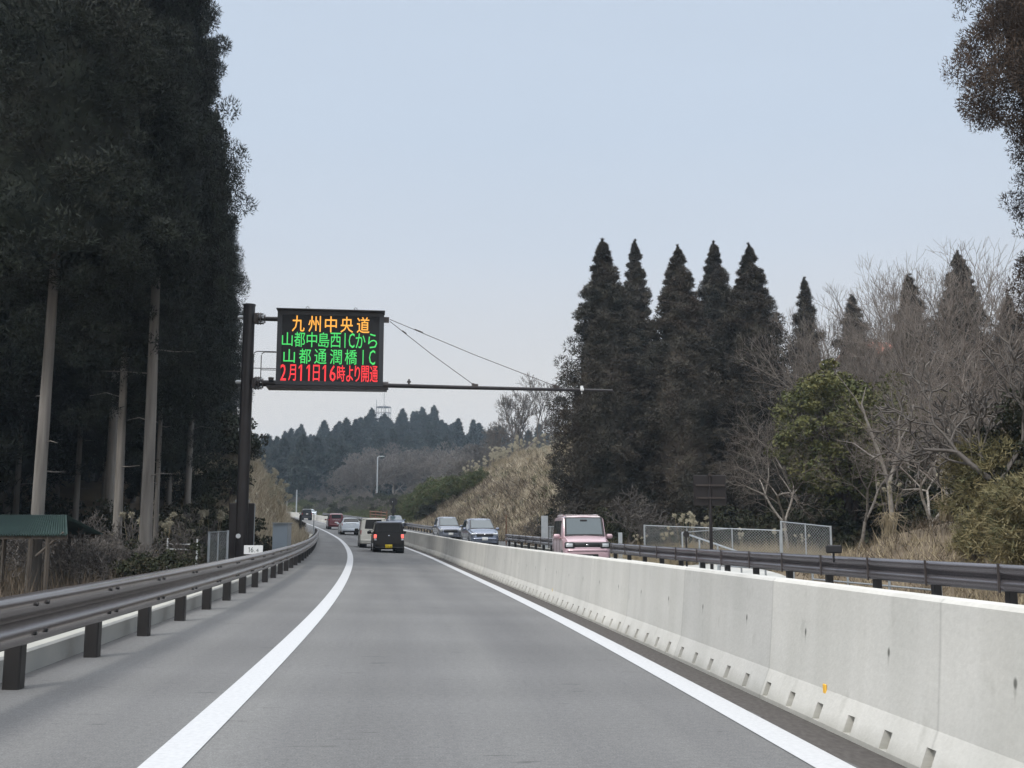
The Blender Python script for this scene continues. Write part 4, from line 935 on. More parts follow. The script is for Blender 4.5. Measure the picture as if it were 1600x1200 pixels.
for it in range(900):
    D = rnd2.uniform(38, 112); px = rnd2.uniform(-420, 262 + (D - 38) * .35); p = gnd(px, D)
    if any((p - q).length < 4.3 for q in placed): continue
    if D < 46 and -60 < px < 320: continue
    if px > 200 and D < 58: continue
    placed.append(p); r_ = empty('cedar_tree', p, rnd2.uniform(0, 6.28)); tag(r_, 'dark cedar deep inside the wood left of the road', 'tree', fr_)
    s_ = rnd2.uniform(.85, 1.12); r_.scale = (s_, s_, s_); link('trunk', edge_tr, r_); o = link('crown', mid_cr[cnt % 2], r_); o.location = (0, 0, rnd2.uniform(-3.0, 1)); cnt += 1
    if cnt > 62: break
# big cedar at the right edge
RADF, LOB = .55, .10
rc = crown_tri(55, 24, 3.2, 8.5, 900, 230, .13, .034, M['cedar_rust'], crown_column)
rtk = trunk_mesh('trunk', 24, .3, M['bark_dark'], .2, 10)
for px, D, s_, lab in ((1748, 27.5, 1.0, 'big brown tinged cedar cut by the right edge, its tip out of frame'), (1800, 30.0, .95, 'cedar almost wholly outside the right edge, beside the big brown one')):
    g = gnd(px, D); r_ = empty('cedar_tree', g, 2.1); r_.scale = (s_ * .9, s_ * .9, s_ * 1.05); tag(r_, lab, 'tree'); link('trunk', rtk, r_); o = link('crown', rc, r_); o.location = (0, 0, 1.0 if px < 1760 else -4)

# group of cedars on the right
RADF, LOB = .85, .055
r_cr = [crown_tri(70 + i, 21, (3.0, 2.3, 3.0)[i], 1.3, (430, 270, 400)[i], 220, .22, .058, M['cedar_brown'], crown_column) for i in range(3)]
r_th = crown_tri(75, 17, 2.1, 1.5, 170, 150, .27, .055, M['cedar_brown'], crown_column)
rt_tr = trunk_mesh('trunk', 21, .26, M['bark_dark'], .1, 8); rt_tr2 = trunk_mesh('trunk', 17, .2, M['bark_dark'], .1, 8)
cg = 'row of brown tinged cedars right of the gantry boom'
for px, top, D, k, sx, lab in ((947, 357, 66, 0, 1.05, 'tall dense cedar, leftmost of the row of five, behind the tip of the boom'), (999, 358, 73, 1, 1.0, 'slimmer cedar with gaps in its top, second of the row of five'),
    (1069, 368, 66, 2, 1.0, 'broad brown cedar in the middle of the row of five'), (1127, 361, 72, 0, .95, 'pointed cedar, fourth of the row of five'), (1185, 365, 66, 2, .98, 'pointed cedar, rightmost of the row of five'),
    (1272, 421, 80, 3, .95, 'lone small cedar with an open ragged top just right of the row of five'), (1348, 450, 84, 3, 1.15, 'small cedar behind bare twigs, second from the lone ragged one'), (1441, 416, 76, 3, 1.3, 'cedar veiled by bare twigs left of the biggest veiled cedar'), (1522, 376, 70, 2, .95, 'biggest cedar seen through the bare trees on the right'), (1600, 450, 72, 3, 1.2, 'cedar behind bare trees at the right edge of the picture'),
    (1030, 520, 78, 0, .9, 'low dark cedar filling the gap behind the row of five'), (1100, 540, 80, 2, .9, 'second low dark cedar behind the middle of the row of five'), (1215, 590, 78, 0, .8, 'low dark cedar behind the right end of the row')):
    g = gnd(px, D); hh = at(px, top, D).z - g.z; me_ = r_cr[k] if k < 3 else r_th; H0 = 21 if k < 3 else 17
    r_ = empty('cedar_tree', g, px * .7); r_.scale = (sx, sx, hh / (H0 + .35)); tag(r_, lab, 'tree', cg); link('trunk', rt_tr if k < 3 else rt_tr2, r_); link('crown', me_, r_)

# far wooded hill: a few hundred low detail cedars
RADF, LOB = 1.1, .10
far_cr = [crown_tri(90 + i, 17, (3.4, 4.0, 3.0, 3.6)[i], .8, 120, 34, 1.0, .42, M['cedar_far'], crown_column) for i in range(4)]
far_tr = MB().tube([(0, 0, -1), (0, 0, 9)], [.3, .15], 5).mesh('trunk', M['bark_dark'])
cnt = 0; row = 0
yy = 470.0
while yy > 284 and cnt < 296:
    step = 7.0 if yy > 450 else 10.5 if yy > 400 else 12.0
    x = -100 * yy / 460 + (row % 2) * step / 2; xmax = 80 * yy / 460
    while x < xmax and cnt < 290:
        X_, Y_ = x + rnd2.uniform(-1.6, 1.6), yy + rnd2.uniform(-2.5, 2.5)
        x += step
        if lat_of(X_, Y_)[0] < 10 and Y_ < 330: continue
        r_ = empty('cedar_tree', (X_, Y_, terrain(X_, Y_) - .3), rnd2.uniform(0, 6.28)); s_ = rnd2.uniform(.68, 1.12); r_.scale = (s_ * rnd2.uniform(.95, 1.2), s_ * rnd2.uniform(.95, 1.2), s_ * rnd2.uniform(.9, 1.15))
        tag(r_, 'dark conifer in the wood that covers the far hill under the mast', 'tree', 'conifers covering the far hill'); link('crown', far_cr[rnd2.randrange(4)], r_); link('trunk', far_tr, r_); cnt += 1
    yy -= step * 1.0; row += 1
print('far trees', cnt, yy)
# still farther ridge: reads as one mass
def far_mass():
    V = []; T = []; k = 0; r3 = np.random.default_rng(3)
    for i in range(420):
        px = r3.uniform(340, 470) if i < 160 else r3.uniform(560, 1100); Y_ = r3.uniform(1080, 1330); X_ = (px - VX) / F * Y_; z = terrain(X_, Y_); h_ = r3.uniform(14, 22); w_ = r3.uniform(4, 6)
        n = 7
        for q in range(n):
            a0, a1 = q / n * 6.283, (q + 1) / n * 6.283; V += [(X_ + w_ * math.cos(a0) * r3.uniform(.8, 1.2), Y_ + w_ * math.sin(a0), z), (X_ + w_ * math.cos(a1), Y_ + w_ * math.sin(a1), z), (X_ + r3.normal() * .4, Y_, z + h_ * r3.uniform(.8, 1))]; T.append((k, k + 1, k + 2)); k += 3
    return V, T
V, T = far_mass(); o = link('far_wood', tri_mesh('far_wood', V, T, M['cedar_far'])); tag(o, 'hazy wood on the farthest ridge behind the hill', 'wood', kind='stuff')

# ---------------------------------------------------------------- bare trees
def bare(seed, H, r0, thr=.045, mt_t=None, mt_w=None, **kw):
    global rng; rng = np.random.default_rng(seed)
    sg = branching(H, seed, r0=r0, **kw); big, sm = split_tree(sg, thr)
    zmax = max(s[1][2] for s in sg); k = H / zmax
    V, T = tube_tris(big, 6); a_ = tri_mesh('trunk', V * k, T, mt_t or M['bark_pale'], True)
    V, T = tube_tris(sm, 3); b_ = tri_mesh('branches', V * k, T, mt_w or M['twig'])
    return [('trunk', a_), ('branches', b_)]
bt = [bare(101, 12, .15, depth=7, spread=.50), bare(102, 12, .13, depth=7, spread=.62, lean=(.15, 0)), bare(103, 12, .12, depth=7, spread=.45, up=.4), bare(104, 12, .14, depth=7, spread=.75, lean=(-.25, .1), up=.1)]
print('bare tris', [len(x[1][1].polygons) for x in bt])
bare_sp = [ # px, D, top py, variant, label
 (1250, 52, 560, 3, 'leaning bare tree with pale twigs at the left end of the bare thicket'), (1290, 58, 500, 1, 'bare tree with a fine brown crown behind the lone small cedar'), (1345, 56, 470, 0, 'bare tree in front of the second small cedar'),
 (1385, 50, 430, 2, 'tall bare tree with upright twigs left of the twig-veiled cedar'), (1425, 54, 400, 0, 'tall bare tree rising over the twig-veiled cedar'), (1468, 48, 385, 2, 'tallest bare tree with fine vertical twigs against the sky'), (1505, 46, 470, 1, 'spreading bare tree right of the tallest bare one'),
 (1545, 50, 380, 0, 'bare tree against the sky next to the biggest veiled cedar'), (1585, 42, 480, 3, 'pale bare tree at the right edge with crooked boughs'), (1450, 40, 590, 3, 'lower bare tree with sprawling grey branches above the earth bank'), (1525, 38, 600, 1, 'grey bare tree above the earth bank near the bamboo'),
 (1330, 47, 640, 1, 'short bare tree behind the chain-link fence corner'), (1230, 48, 640, 3, 'low leaning bare tree in front of the rightmost cedar of the row'), (1400, 62, 520, 2, 'thin bare tree behind the red roof'), (1610, 36, 560, 1, 'bare tree cut by the right edge')]
for px, D, top, k, lab in bare_sp:
    g = gnd(px, D, -.1); hh = at(px, top, D).z - g.z; s_ = hh / 12
    plant('bare_tree', bt[k], g, lab, 'tree', 'bare winter trees on the right bank', s_ * 1.0, px * 1.7, s_)
# pale forked trunk in front of the green tree
r_ = empty('bare_tree', gnd(1394, 42, -.2), 0); tag(r_, 'slim pale trunk forking in a Y in front of the green broadleaf tree', 'tree')
Pf = Plane(r_.location, R(-5))
def pf(px, py, y=0): x, z = Pf(px, py); return Vector((x, y, z))
mb = MB(); mb.tube([pf(1394, 838), pf(1393, 800), pf(1390, 770), pf(1388, 752)], [.12, .105, .10, .09], 8)
mb.tube([pf(1389, 760), pf(1382, 735), pf(1372, 705), pf(1362, 680), pf(1352, 655), pf(1345, 632), pf(1352, 605)], [.08, .075, .07, .06, .05, .035, .015], 8)
mb.tube([pf(1389, 757), pf(1396, 735), pf(1400, 715), pf(1407, 690), pf(1404, 660), pf(1412, 630)], [.085, .07, .06, .045, .03, .01], 7)
mb.tube([pf(1378, 722), pf(1362, 708, .4), pf(1345, 690, .8), pf(1322, 685, 1)], [.04, .03, .02, .008], 5); mb.tube([pf(1350, 650), pf(1330, 625, -.3), pf(1305, 600, -.6), pf(1290, 585, -.7)], [.04, .03, .02, .008], 5)
mb.tube([pf(1406, 690), pf(1425, 665, .3), pf(1450, 650, .5)], [.035, .02, .008], 5)
mb.build('trunk', M['bark_pale'], r_, auto=60)
# lone bare tree on the crest of the cutting, and one thin companion
lb = bare(120, 12, .17, depth=7, spread=.52, up=.35, trunk=.20, minr=.016, mt_w=M['twig_far'], mt_t=M['twig_far'])
for px, D, top, bot, lab, sx in ((806, 150, 577, 690, 'lone tall bare tree on the crest of the cutting under the boom', 1.0), (862, 140, 628, 690, 'low bare tree on the crest right of the lone tall one', .8), (775, 165, 640, 700, 'small bare tree on the crest left of the lone tall one', .9)):
    g = gnd(px, D); h_ = at(px, top, D).z - g.z; plant('bare_tree', lb, g, lab, 'tree', None, h_ / 12 * sx, px, h_ / 12)

# ---------------------------------------------------------------- shrubs and green trees
def leafy(seed, Rx, Rz, ncl, nl, size, mt, zc=.9, stems=5, name='foliage', dome=True, cr=.30):
    global rng; rng = np.random.default_rng(seed)
    d = unit(rng.normal(size=(ncl, 3))); d[:, 2] = np.abs(d[:, 2]) * (1 if dome else np.sign(d[:, 2]))
    rr = rng.uniform(.55, 1.0, ncl) ** .6; lob = 1 + .18 * np.sin(3 * np.arctan2(d[:, 1], d[:, 0]) + seed) + .12 * rng.normal(size=ncl)
    c = d * np.array([Rx, Rx, Rz]) * (rr * lob)[:, None] + np.array([0, 0, zc])
    rad = rng.uniform(.6, 1.3, ncl) * cr * Rx * .8
    off = unit(rng.normal(size=(ncl * nl, 3))) * (rng.uniform(.2, 1, ncl * nl) ** .5)[:, None] * np.repeat(rad, nl)[:, None] * np.array([1, 1, .7])
    V, T = leaves(np.repeat(c, nl, 0) + off, rng.uniform(.7, 1.3, ncl * nl) * size)
    fo = tri_mesh(name, V, T, mt)
    mb = MB(); rs = random.Random(seed)
    for i in range(stems):
        a_ = i / stems * 6.28 + rs.uniform(-.4, .4); mb.tube([(0.05 * math.cos(a_), .05 * math.sin(a_), -.3), (Rx * .25 * math.cos(a_), Rx * .25 * math.sin(a_), zc * .6), (Rx * .55 * math.cos(a_), Rx * .55 * math.sin(a_), zc + Rz * .45)], [.05 * Rx, .035 * Rx, .012 * Rx], 5)
    return [('stems', mb.mesh('stems', M['bark_dark'])), ('foliage', fo)]
sh_dark = [leafy(200 + i, 1.5, 1.6, 90, 90, .13, M['leaf_dark'], .5) for i in range(2)]
sh_mid = [leafy(210 + i, 2.0, 2.2, 120, 130, .15, M['leaf_mid'], .7) for i in range(2)]
sh_far = [leafy(220 + i, 2.6, 2.3, 90, 50, .38, M['leaf_dark'], .6) for i in range(2)]
tw_bush = [bare(300 + i, 4, .05, depth=6, spread=.8, trunk=.15, up=.15, thr=.03, mt_t=M['twig_far'], mt_w=M['twig_far'], minr=.010) for i in range(2)]
# green broadleaf tree in the bare thicket
gt_ = leafy(230, 2.6, 2.6, 170, 190, .15, M['leaf_green'], 3.8, 6, dome=False, cr=.26); g = gnd(1322, 50)
plant('broadleaf_tree', gt_, g + Vector((0, 0, 1.2 - 0)), 'yellow-green broadleaf tree with a domed crown amid the bare trees', 'tree', None, 1.28, .4, (at(1322, 572, 50).z - g.z - 1.2) / 6.4)
mb = MB().tube([g + Vector((0, 0, -.3)), g + Vector((.1, 0, 3.0))], [.16, .12], 8)
for px, D, s_, lab in ((1275, 50, 1.5, 'dark green shrub under the left side of the green broadleaf tree'), (1410, 52, 1.5, 'dark green shrub under the right side of the green broadleaf tree'), (1230, 54, 1.3, 'dark shrub at the foot of the rightmost cedar of the row'), (1345, 54, 1.7, 'dark shrub behind the pale forked trunk'), (1460, 50, 1.7, 'dark shrub at the back of the earth bank'), (1530, 46, 1.8, 'dark shrub behind the bamboo'), (1595, 44, 2.1, 'dark shrub at the right edge behind the bamboo'), (1490, 60, 2.4, 'dark evergreen deep behind the earth bank')):
    plant('shrub', sh_dark[int(px) % 2], gnd(px, D, -.1), lab, 'shrub', None, s_, px * .9)
for i, (px, D, s_) in enumerate(((1250, 66, 2.2), (1310, 70, 2.6), (1370, 68, 2.7), (1440, 68, 2.9), (1500, 72, 3.0), (1570, 66, 2.8), (1640, 60, 2.8), (1190, 70, 1.9), (1400, 80, 3.4), (1480, 84, 3.8), (1560, 82, 3.8), (1330, 82, 3.0))):
    plant('shrub', sh_dark[i % 2], gnd(px, D, -.2), 'dark evergreen undergrowth bush in the shade behind the bare trees', 'shrub', 'undergrowth bushes behind the bare trees', s_, i * 1.1)
# foot of the five cedars
for px, D, s_, lab in ((905, 66, 1.3, 'dark bush where the tan slope meets the leftmost cedar'), (950, 60, 1.2, 'dark bush behind the pink car'), (985, 58, 1.0, 'low dark bush left of the chain-link fence'), (870, 70, 1.0, 'small green bush on the tan slope above the blue-grey minivans'), (925, 72, 1.5, 'dark green bush on the crest beside the leftmost cedar'), (1040, 60, 1.1, 'dark bush behind the left end of the chain-link fence'), (1150, 60, 1.3, 'dark bush behind the middle of the chain-link fence')):
    plant('shrub', sh_dark[int(px) % 2], gnd(px, D, -.1), lab, 'shrub', None, s_, px)
for px, D, h_, lab in ((885, 58, 2.6, 'twiggy bare bush in front of the tan slope left of the pink car'), (900, 64, 3.6, 'twiggy bare bush above the pink car roof'), (985, 56, 4.2, 'bare bush with pale forked stems right of the pink car'), (845, 66, 2.4, 'low bare bush at the foot of the tan slope')):
    plant('bare_bush', tw_bush[int(D) % 2], gnd(px, D), lab, 'shrub', None, h_ / 4, px)
# green shrubs below the far part of the cutting
for px, D, s_, lab in ((655, 132, 1.05, 'bright green shrub behind the small dark blue car'), (690, 126, 1.3, 'tall bright green shrub left of the steel grey minivan'), (672, 136, 1.15, 'green shrub at the back of the bright green cluster'), (722, 120, .95, 'green shrub where the tan slope begins'), (640, 142, 1.0, 'green shrub just right of the round sign'), (745, 116, .8, 'olive shrub above the steel grey minivan')):
    plant('shrub', sh_mid[int(px) % 2], gnd(px, D, -.2), lab, 'shrub', 'green shrubs at the foot of the cutting', s_, px)
r6 = random.Random(9); lots = []
for i in range(400):
    Y_ = r6.uniform(128, 262); l_ = r6.uniform(11.5, 25); s = sofy(Y_); q = rp(min(s, 339), l_)
    if any((Vector(q) - w_).length < 2.9 for w_ in lots): continue
    lots.append(Vector(q)); q.z = terrain(q.x, q.y) - .3
    k = len(lots)
    if k % 4 == 3: plant('bare_bush', tw_bush[k % 2], q, 'leafless grey-brown bush on the far part of the cutting', 'shrub', 'bare bushes on the far cutting', r6.uniform(.55, .9), k)
    else: plant('shrub', (sh_far if k % 3 else sh_mid)[k % 2], q, 'olive green shrub in the scrub that covers the far part of the cutting', 'shrub', 'scrub on the far cutting', r6.uniform(.38, .68), k)
    if k > 130: break
# grey-brown bare trees between the cutting and the far hill
fb = [bare(320 + i, 11, .12, depth=7, spread=.7, trunk=.14, up=.25, thr=.05, mt_t=M['twig_far'], mt_w=M['twig_far'], minr=.022) for i in range(2)]
for i, (px, D, top) in enumerate(((560, 262, 722), (585, 255, 712), (610, 268, 705), (632, 255, 712), (655, 262, 696), (676, 250, 700), (698, 255, 702), (718, 240, 704), (740, 235, 700), (760, 225, 690), (575, 285, 700), (540, 275, 735), (505, 290, 740), (480, 300, 725), (640, 290, 700), (525, 300, 715), (600, 300, 690), (460, 310, 735), (783, 215, 680), (700, 285, 690), (445, 300, 750), (490, 280, 760))):
    g = gnd(px, D, -.3); hh = max(at(px, top, D).z - g.z, 5); plant('bare_tree', fb[i % 2], g, 'grey-brown leafless tree at the foot of the far hill', 'tree', 'leafless trees at the foot of the far hill', hh / 11 * 1.15, i * 2.1, hh / 11)
# left cutting
for px, D, s_, lab in ((372, 70, .8, 'dark shrub below the wood behind the gantry pole'), (340, 62, 1.3, 'dark shrub at the edge of the wood left of the gantry pole'), (243, 30, .85, 'small bushy young cedar behind the left guardrail below the brightest trunk'), (300, 52, 1.0, 'shrub in the undergrowth between the slim trunks'), (150, 36, .8, 'leafy dark bush right of the shed')):
    plant('shrub', sh_dark[int(px) % 2], gnd(px, D, -.1), lab, 'shrub', None, s_, px)
for i in range(46):
    D = r6.uniform(40, 95); px = r6.uniform(-160, 355); plant('shrub', sh_dark[i % 2], gnd(px, D, -.1), 'dark shrub in the undergrowth of the left wood', 'shrub', 'undergrowth shrubs of the left wood', r6.uniform(.8, 1.9) * (D / 60) ** .6, i)
for px, D, h_ in ((175, 30, 2.0), (95, 34, 2.4), (143, 31, 2.0), (210, 31, 1.8), (130, 30, 2.2), (200, 34, 2.6), (160, 36, 2.8), (270, 38, 2.4), (60, 33, 2.4), (300, 44, 2.8), (100, 31, 1.6), (20, 33, 2.2)):
    plant('bare_bush', tw_bush[int(px) % 2], gnd(px, D), 'tangle of dry leafless brush under the left cedars', 'shrub', 'dry brush under the left cedars', h_ / 4, px)
# bamboo-like bush at the right edge
bm = leafy(240, 1.3, 1.7, 20, 10, .08, M['bamboo'], .5)
_d = unit(rng.normal(size=(150, 3))); _d[:, 2] = abs(_d[:, 2]); _c = _d * np.array([1.3, 1.3, 1.8]) * rng.uniform(.4, 1, (150, 1)) + [0, 0, .4]
_V, _T = puffs(_c, rng.uniform(.2, .45, 150), 130, .20, .028, up=.15); bm = [bm[0], ('foliage', tri_mesh('foliage', _V, _T, M['bamboo']))]; 
for px, D, s_, lab in ((1600, 25, .85, 'yellowish dwarf bamboo bush at the right edge'), (1540, 26, .6, 'small yellowish bamboo clump left of the bigger one'), (1650, 22, 1.1, 'bamboo bush just outside the right edge'), (1570, 29, 1.2, 'yellow-brown bamboo on the right end of the earth bank')):
    plant('bamboo_bush', bm, gnd(px, D, -.1), lab, 'shrub', None, s_, px)
plant('shrub', sh_dark[0], gnd(1612, 29, .3), 'dark leafy shrub rising above the bamboo at the right edge', 'shrub', None, 1.1, 1.0, 1.3)
plant('bare_bush', tw_bush[0], gnd(1575, 28), 'brown bare bush above the bamboo at the right edge', 'shrub', None, 1.2, 0, 1.3)

# ---------------------------------------------------------------- grasses (uncountable)
def scatter(n, s0, s1, l0, l1, seed, keep=None):
    r_ = np.random.default_rng(seed); P = []
    S_ = r_.uniform(s0, s1, n); L_ = r_.uniform(l0, l1, n)
    for s, l_ in zip(S_, L_):
        q = rp(s, l_); 
        if keep and not keep(s, l_, q.x, q.y): continue
        P.append((q.x, q.y, terrain(q.x, q.y)))
    return np.array(P)
def tufts(name, P, nb, h, wd, spread, lean, mt, seed, label, cat='grass', hv=.4):
    global rng; rng = np.random.default_rng(seed); n = len(P); c = np.repeat(P, nb, 0); c[:, :2] += rng.normal(size=(n * nb, 2)) * spread; c[:, 2] -= .05
    hs = np.repeat(rng.uniform(1 - hv, 1 + hv, n), nb) * rng.uniform(.6, 1.15, n * nb) * h
    d = rng.normal(size=(n * nb, 3)) * lean; d[:, 2] = 1; d = unit(d)
    V, T = blades(c, d, hs, np.full(n * nb, wd)); o = link(name, tri_mesh(name, V, T, mt)); tag(o, label, cat, kind='stuff'); return o
tan = lambda s, l_, x, y: (l_ - 9.5) < 16 and (s < 128 - max(0, (l_ - 12)) * .3 + 6 * math.sin(l_ * .9))
tufts('dry_grass', scatter(21000, 74, 132, 9.9, 27, 1, tan), 6, .75, .05, .22, .55, M['dry'], 2, 'tan dry grass covering the near part of the cutting slope on the right')
tufts('dead_bracken', scatter(5000, 74, 130, 9.9, 25, 3, tan), 6, .7, .09, .3, .9, M['dry_dark'], 4, 'brown dead bracken and vines tangled in the grass of the right cutting', 'undergrowth')
grn = lambda s, l_, x, y: tan(s, l_, x, y) and hash2(x * 3.1 + 4, y * 1.6) > .66
tufts('rough_grass', scatter(9000, 74, 132, 9.9, 27, 31, grn), 7, .62, .07, .28, .8, M['leaf_mid'], 32, 'olive green patches of weeds in the tan grass of the right cutting')
brk = lambda s, l_, x, y: hash2(x * 2.2, y * 2.7 + 3) > .6 and l_ < 17
tufts('dead_bracken', scatter(7000, 72, 125, 9.9, 18, 33, brk), 8, .85, .08, .35, 1.0, M['dry_dark'], 34, 'dark brown dead bracken patches low on the right cutting', 'undergrowth')
tufts('dry_grass', scatter(12000, 60, 150, -12, -3.7, 5), 6, .95, .05, .2, .5, M['dry'], 6, 'dry grass on the left cutting slope beyond the gantry')
tufts('dead_undergrowth', scatter(3500, 26, 62, -17, -4.6, 41), 9, 1.0, .03, .3, .45, M['dry_dark'], 42, 'tall dead stalks under the front row of the left cedars', 'undergrowth')
tufts('dead_undergrowth', scatter(12000, 8, 62, -26, -3.6, 7), 6, .42, .035, .2, .8, M['dry_dark'], 8, 'brown dead undergrowth on the floor of the left wood behind the guardrail', 'undergrowth')
tufts('dry_grass', scatter(7000, 8, 74, 9.0, 24, 9, lambda s, l_, x, y: not (28 < s < 41.5 and l_ < 12.8)), 6, .42, .03, .18, .7, M['dry_dark'], 10, 'dead brown grass and leaf litter on the earth bank right of the guardrail')
tufts('dry_grass', scatter(2200, 6, 42, 9.0, 15, 11, lambda s, l_, x, y: not (28 < s < 41.5 and l_ < 12.8)), 7, .45, .025, .12, .5, M['straw'], 12, 'straw coloured grass tufts beyond the right guardrail')
tufts('dry_grass', scatter(2600, 41, 52, 8.9, 20, 51), 8, .95, .022, .15, .45, M['straw'], 52, 'tall straw coloured grass behind the chain-link fence')
tufts('rough_grass', scatter(7000, 128, 268, 9.6, 30, 13), 5, .9, .12, .4, .6, M['leaf_mid'], 14, 'coarse olive green grass between the shrubs of the far cutting')

# pampas grass
def pampas(seed, h=2.0, n=70, stalks=6, plume_l=.26, pr=.032):
    global rng; rng = np.random.default_rng(seed); rs = random.Random(seed); mb = []; segs = []
    for i in range(n):
        a_ = rs.uniform(0, 6.28); ln_ = rs.uniform(.5, 1) * h * .75; out_ = rs.uniform(.2, .75) * ln_; p0 = np.array([rs.gauss(0, .1), rs.gauss(0, .1), 0]); d = np.array([math.cos(a_), math.sin(a_), 0])
        p1 = p0 + d * out_ * .35 + [0, 0, ln_ * .7]; p2 = p0 + d * out_ + [0, 0, ln_ * .62 * rs.uniform(.6, 1.2)]
        segs += [(p0, p1, .014, .011), (p1, p2, .011, .003)]
    V1 = tube_tris(segs, 3); pc = []; ps = []
    for i in range(stalks):
        a_ = rs.uniform(0, 6.28); l_ = rs.uniform(.75, 1.1) * h; t = np.array([math.cos(a_) * .28 * l_ * rs.random(), math.sin(a_) * .28 * l_ * rs.random(), l_]); ps.append((np.zeros(3), t, .010, .006))
        for k in range(7): pc.append(t + np.array([math.cos(a_) * .35, math.sin(a_) * .35, .9 - .12 * k]) * plume_l * k / 6)
    V2 = tube_tris(ps, 3)
    Vb, Tb = merge([V1, V2]); Vp, Tp = puffs(np.array(pc), np.full(len(pc), pr), 16, .10, .035, up=.5)
    return [('leaves', tri_mesh('leaves', Vb, Tb, M['straw'])), ('plumes', tri_mesh('plumes', Vp, Tp, M['plume']))]
pg = [pampas(400 + i) for i in range(3)]
pgf = [pampas(410 + i, 2.0, 30, 6, .5, .10) for i in range(2)]
for px, D, s_, lab in ((1046, 43, .8, 'arching straw coloured pampas clump left of the fence'), (1068, 42.5, 1.0, 'pampas clump with pale plumes above the left part of the fence'), (1085, 43, 1.05, 'pampas clump with the most plumes behind the fence'), (1100, 44, .95, 'pampas clump with drooping plumes behind the black sign post'), (1160, 44, .7, 'low pampas clump behind the middle of the fence'), (1215, 42, .65, 'small pampas clump with one tall plume near the fence corner'), (1390, 33, .75, 'pampas tuft on the crest of the earth bank'), (1478, 32, .8, 'pampas clump with fluffy plume on the earth bank'), (1535, 29, 1.0, 'pampas clump with plumes left of the right edge bamboo'), (1255, 40, .6, 'pampas tuft inside the fence corner'), (1000, 46, .6, 'pampas tuft with one pale plume right of the pink car')):
    plant('pampas_clump', pg[int(px) % 3], gnd(px, D), lab, 'grass', None, s_, px)
r7 = random.Random(4)
for i in range(34):
    t = r7.random(); px = 738 + 150 * t + r7.gauss(0, 10); D = 130 - 38 * t + r7.gauss(0, 2); s = sofy(at(px, HY, D).y)
    plant('pampas_clump', pgf[i % 2], gnd(px, D), 'pampas clump with cream plumes along the green edge of the right cutting', 'grass', 'pampas plumes along the right cutting', r7.uniform(.8, 1.2), i)
for i in range(16):
    px = r7.uniform(388, 438); D = r7.uniform(66, 90)
    plant('pampas_clump', pgf[i % 2], gnd(px, D), 'pampas clump on the left cutting behind the gantry pole', 'grass', 'pampas clumps on the left cutting', r7.uniform(.8, 1.1), i)
for i, (px, D) in enumerate(((215, 37), (245, 42), (262, 40), (285, 41), (300, 45), (320, 47), (335, 44), (232, 45), (275, 48), (310, 50), (160, 38), (100, 36))):
    plant('pampas_clump', pg[i % 3], gnd(px, D), 'dry pampas clump with small plumes among the trunks of the left wood', 'grass', 'pampas clumps under the left cedars', r7.uniform(.8, 1.25), i)

# ---------------------------------------------------------------- small things beside the road
# shed on the far left
g = gnd(62, 27.5); sh = empty('shed', g, R(4)); tag(sh, 'low open shed with a green corrugated roof under the left cedars', 'shed')
PS = Plane(g, R(4))
xl = PS(-60, 830)[0]; xr_, zr = PS(118, 829); xt, zt = PS(84, 804)
v = []; f = []; nx = 90
for i in range(nx + 1):
    u = i / nx; xx = xl + (xr_ - xl) * u; c = .025 * math.cos(i * math.pi)
    xx2 = xl + (xt - xl) * u
    v += [(xx, -.9, zr - .10 + c), (xx2, 1.2, zt + c), (xx, 3.2, zr - .1 + c)]
for i in range(nx): f += [(3 * i, 3 * i + 3, 3 * i + 4, 3 * i + 1), (3 * i + 1, 3 * i + 4, 3 * i + 5, 3 * i + 2)]
mb = MB().add(v, f); rf = mb.build('roof', M['roof_green'], sh)
sm_ = rf.modifiers.new('thick', 'SOLIDIFY'); sm_.thickness = .03
for px in (88, 62, 8, -50):
    x, _ = PS(px, 850); mb = MB(); mb.tube([(x, -.8, -.2), (x, -.8, zr - .1)], .06, 6); mb.build('post', M['wood'], sh)
    mb = MB(); mb.tube([(x, 3, -.2), (x, 3, zr - .1)], .06, 6); mb.build('post', M['wood'], sh)
mb = MB(); a_ = PS(112, 832); b_ = PS(70, 868); mb.tube([(a_[0], -.8, a_[1]), (b_[0], -.8, b_[1])], .04, 6); mb.build('brace', M['wood'], sh)
for y_ in (-.8, 3.1): MB().box(((xl + xr_) / 2, y_, zr - .16), (xr_ - xl, .08, .12)).build('beam', M['wood'], sh)

# corrugated pale box behind the left guardrail
g = gnd(441, 46); tb = empty('utility_box', g, R(-8)); tag(tb, 'pale blue corrugated metal box standing behind the left guardrail', 'utility box')
wv = 23 / F * 46; zt_ = at(441, 818, 46).z - g.z; mb = MB(); v = []; f = []
nx = 48
for i in range(nx + 1):
    x = -wv / 2 + wv * i / nx; y = -.02 * (1 if i % 4 < 2 else -1)
    v += [(x, -.35 + y, -.6), (x, -.35 + y, zt_)]
for i in range(nx): f.append((2 * i, 2 * i + 2, 2 * i + 3, 2 * i + 1))
mb.add(v, f); mb.build('front_sheet', mat('pale_sheet', (.55, .63, .70), .5), tb)
mb = MB(); mb.box((0, .02, (zt_ - .6) / 2), (wv - .02, .66, zt_ + .6)); mb.box((0, -.02, zt_ + .02), (wv + .06, .85, .04)); mb.build('housing', M['galv'], tb)
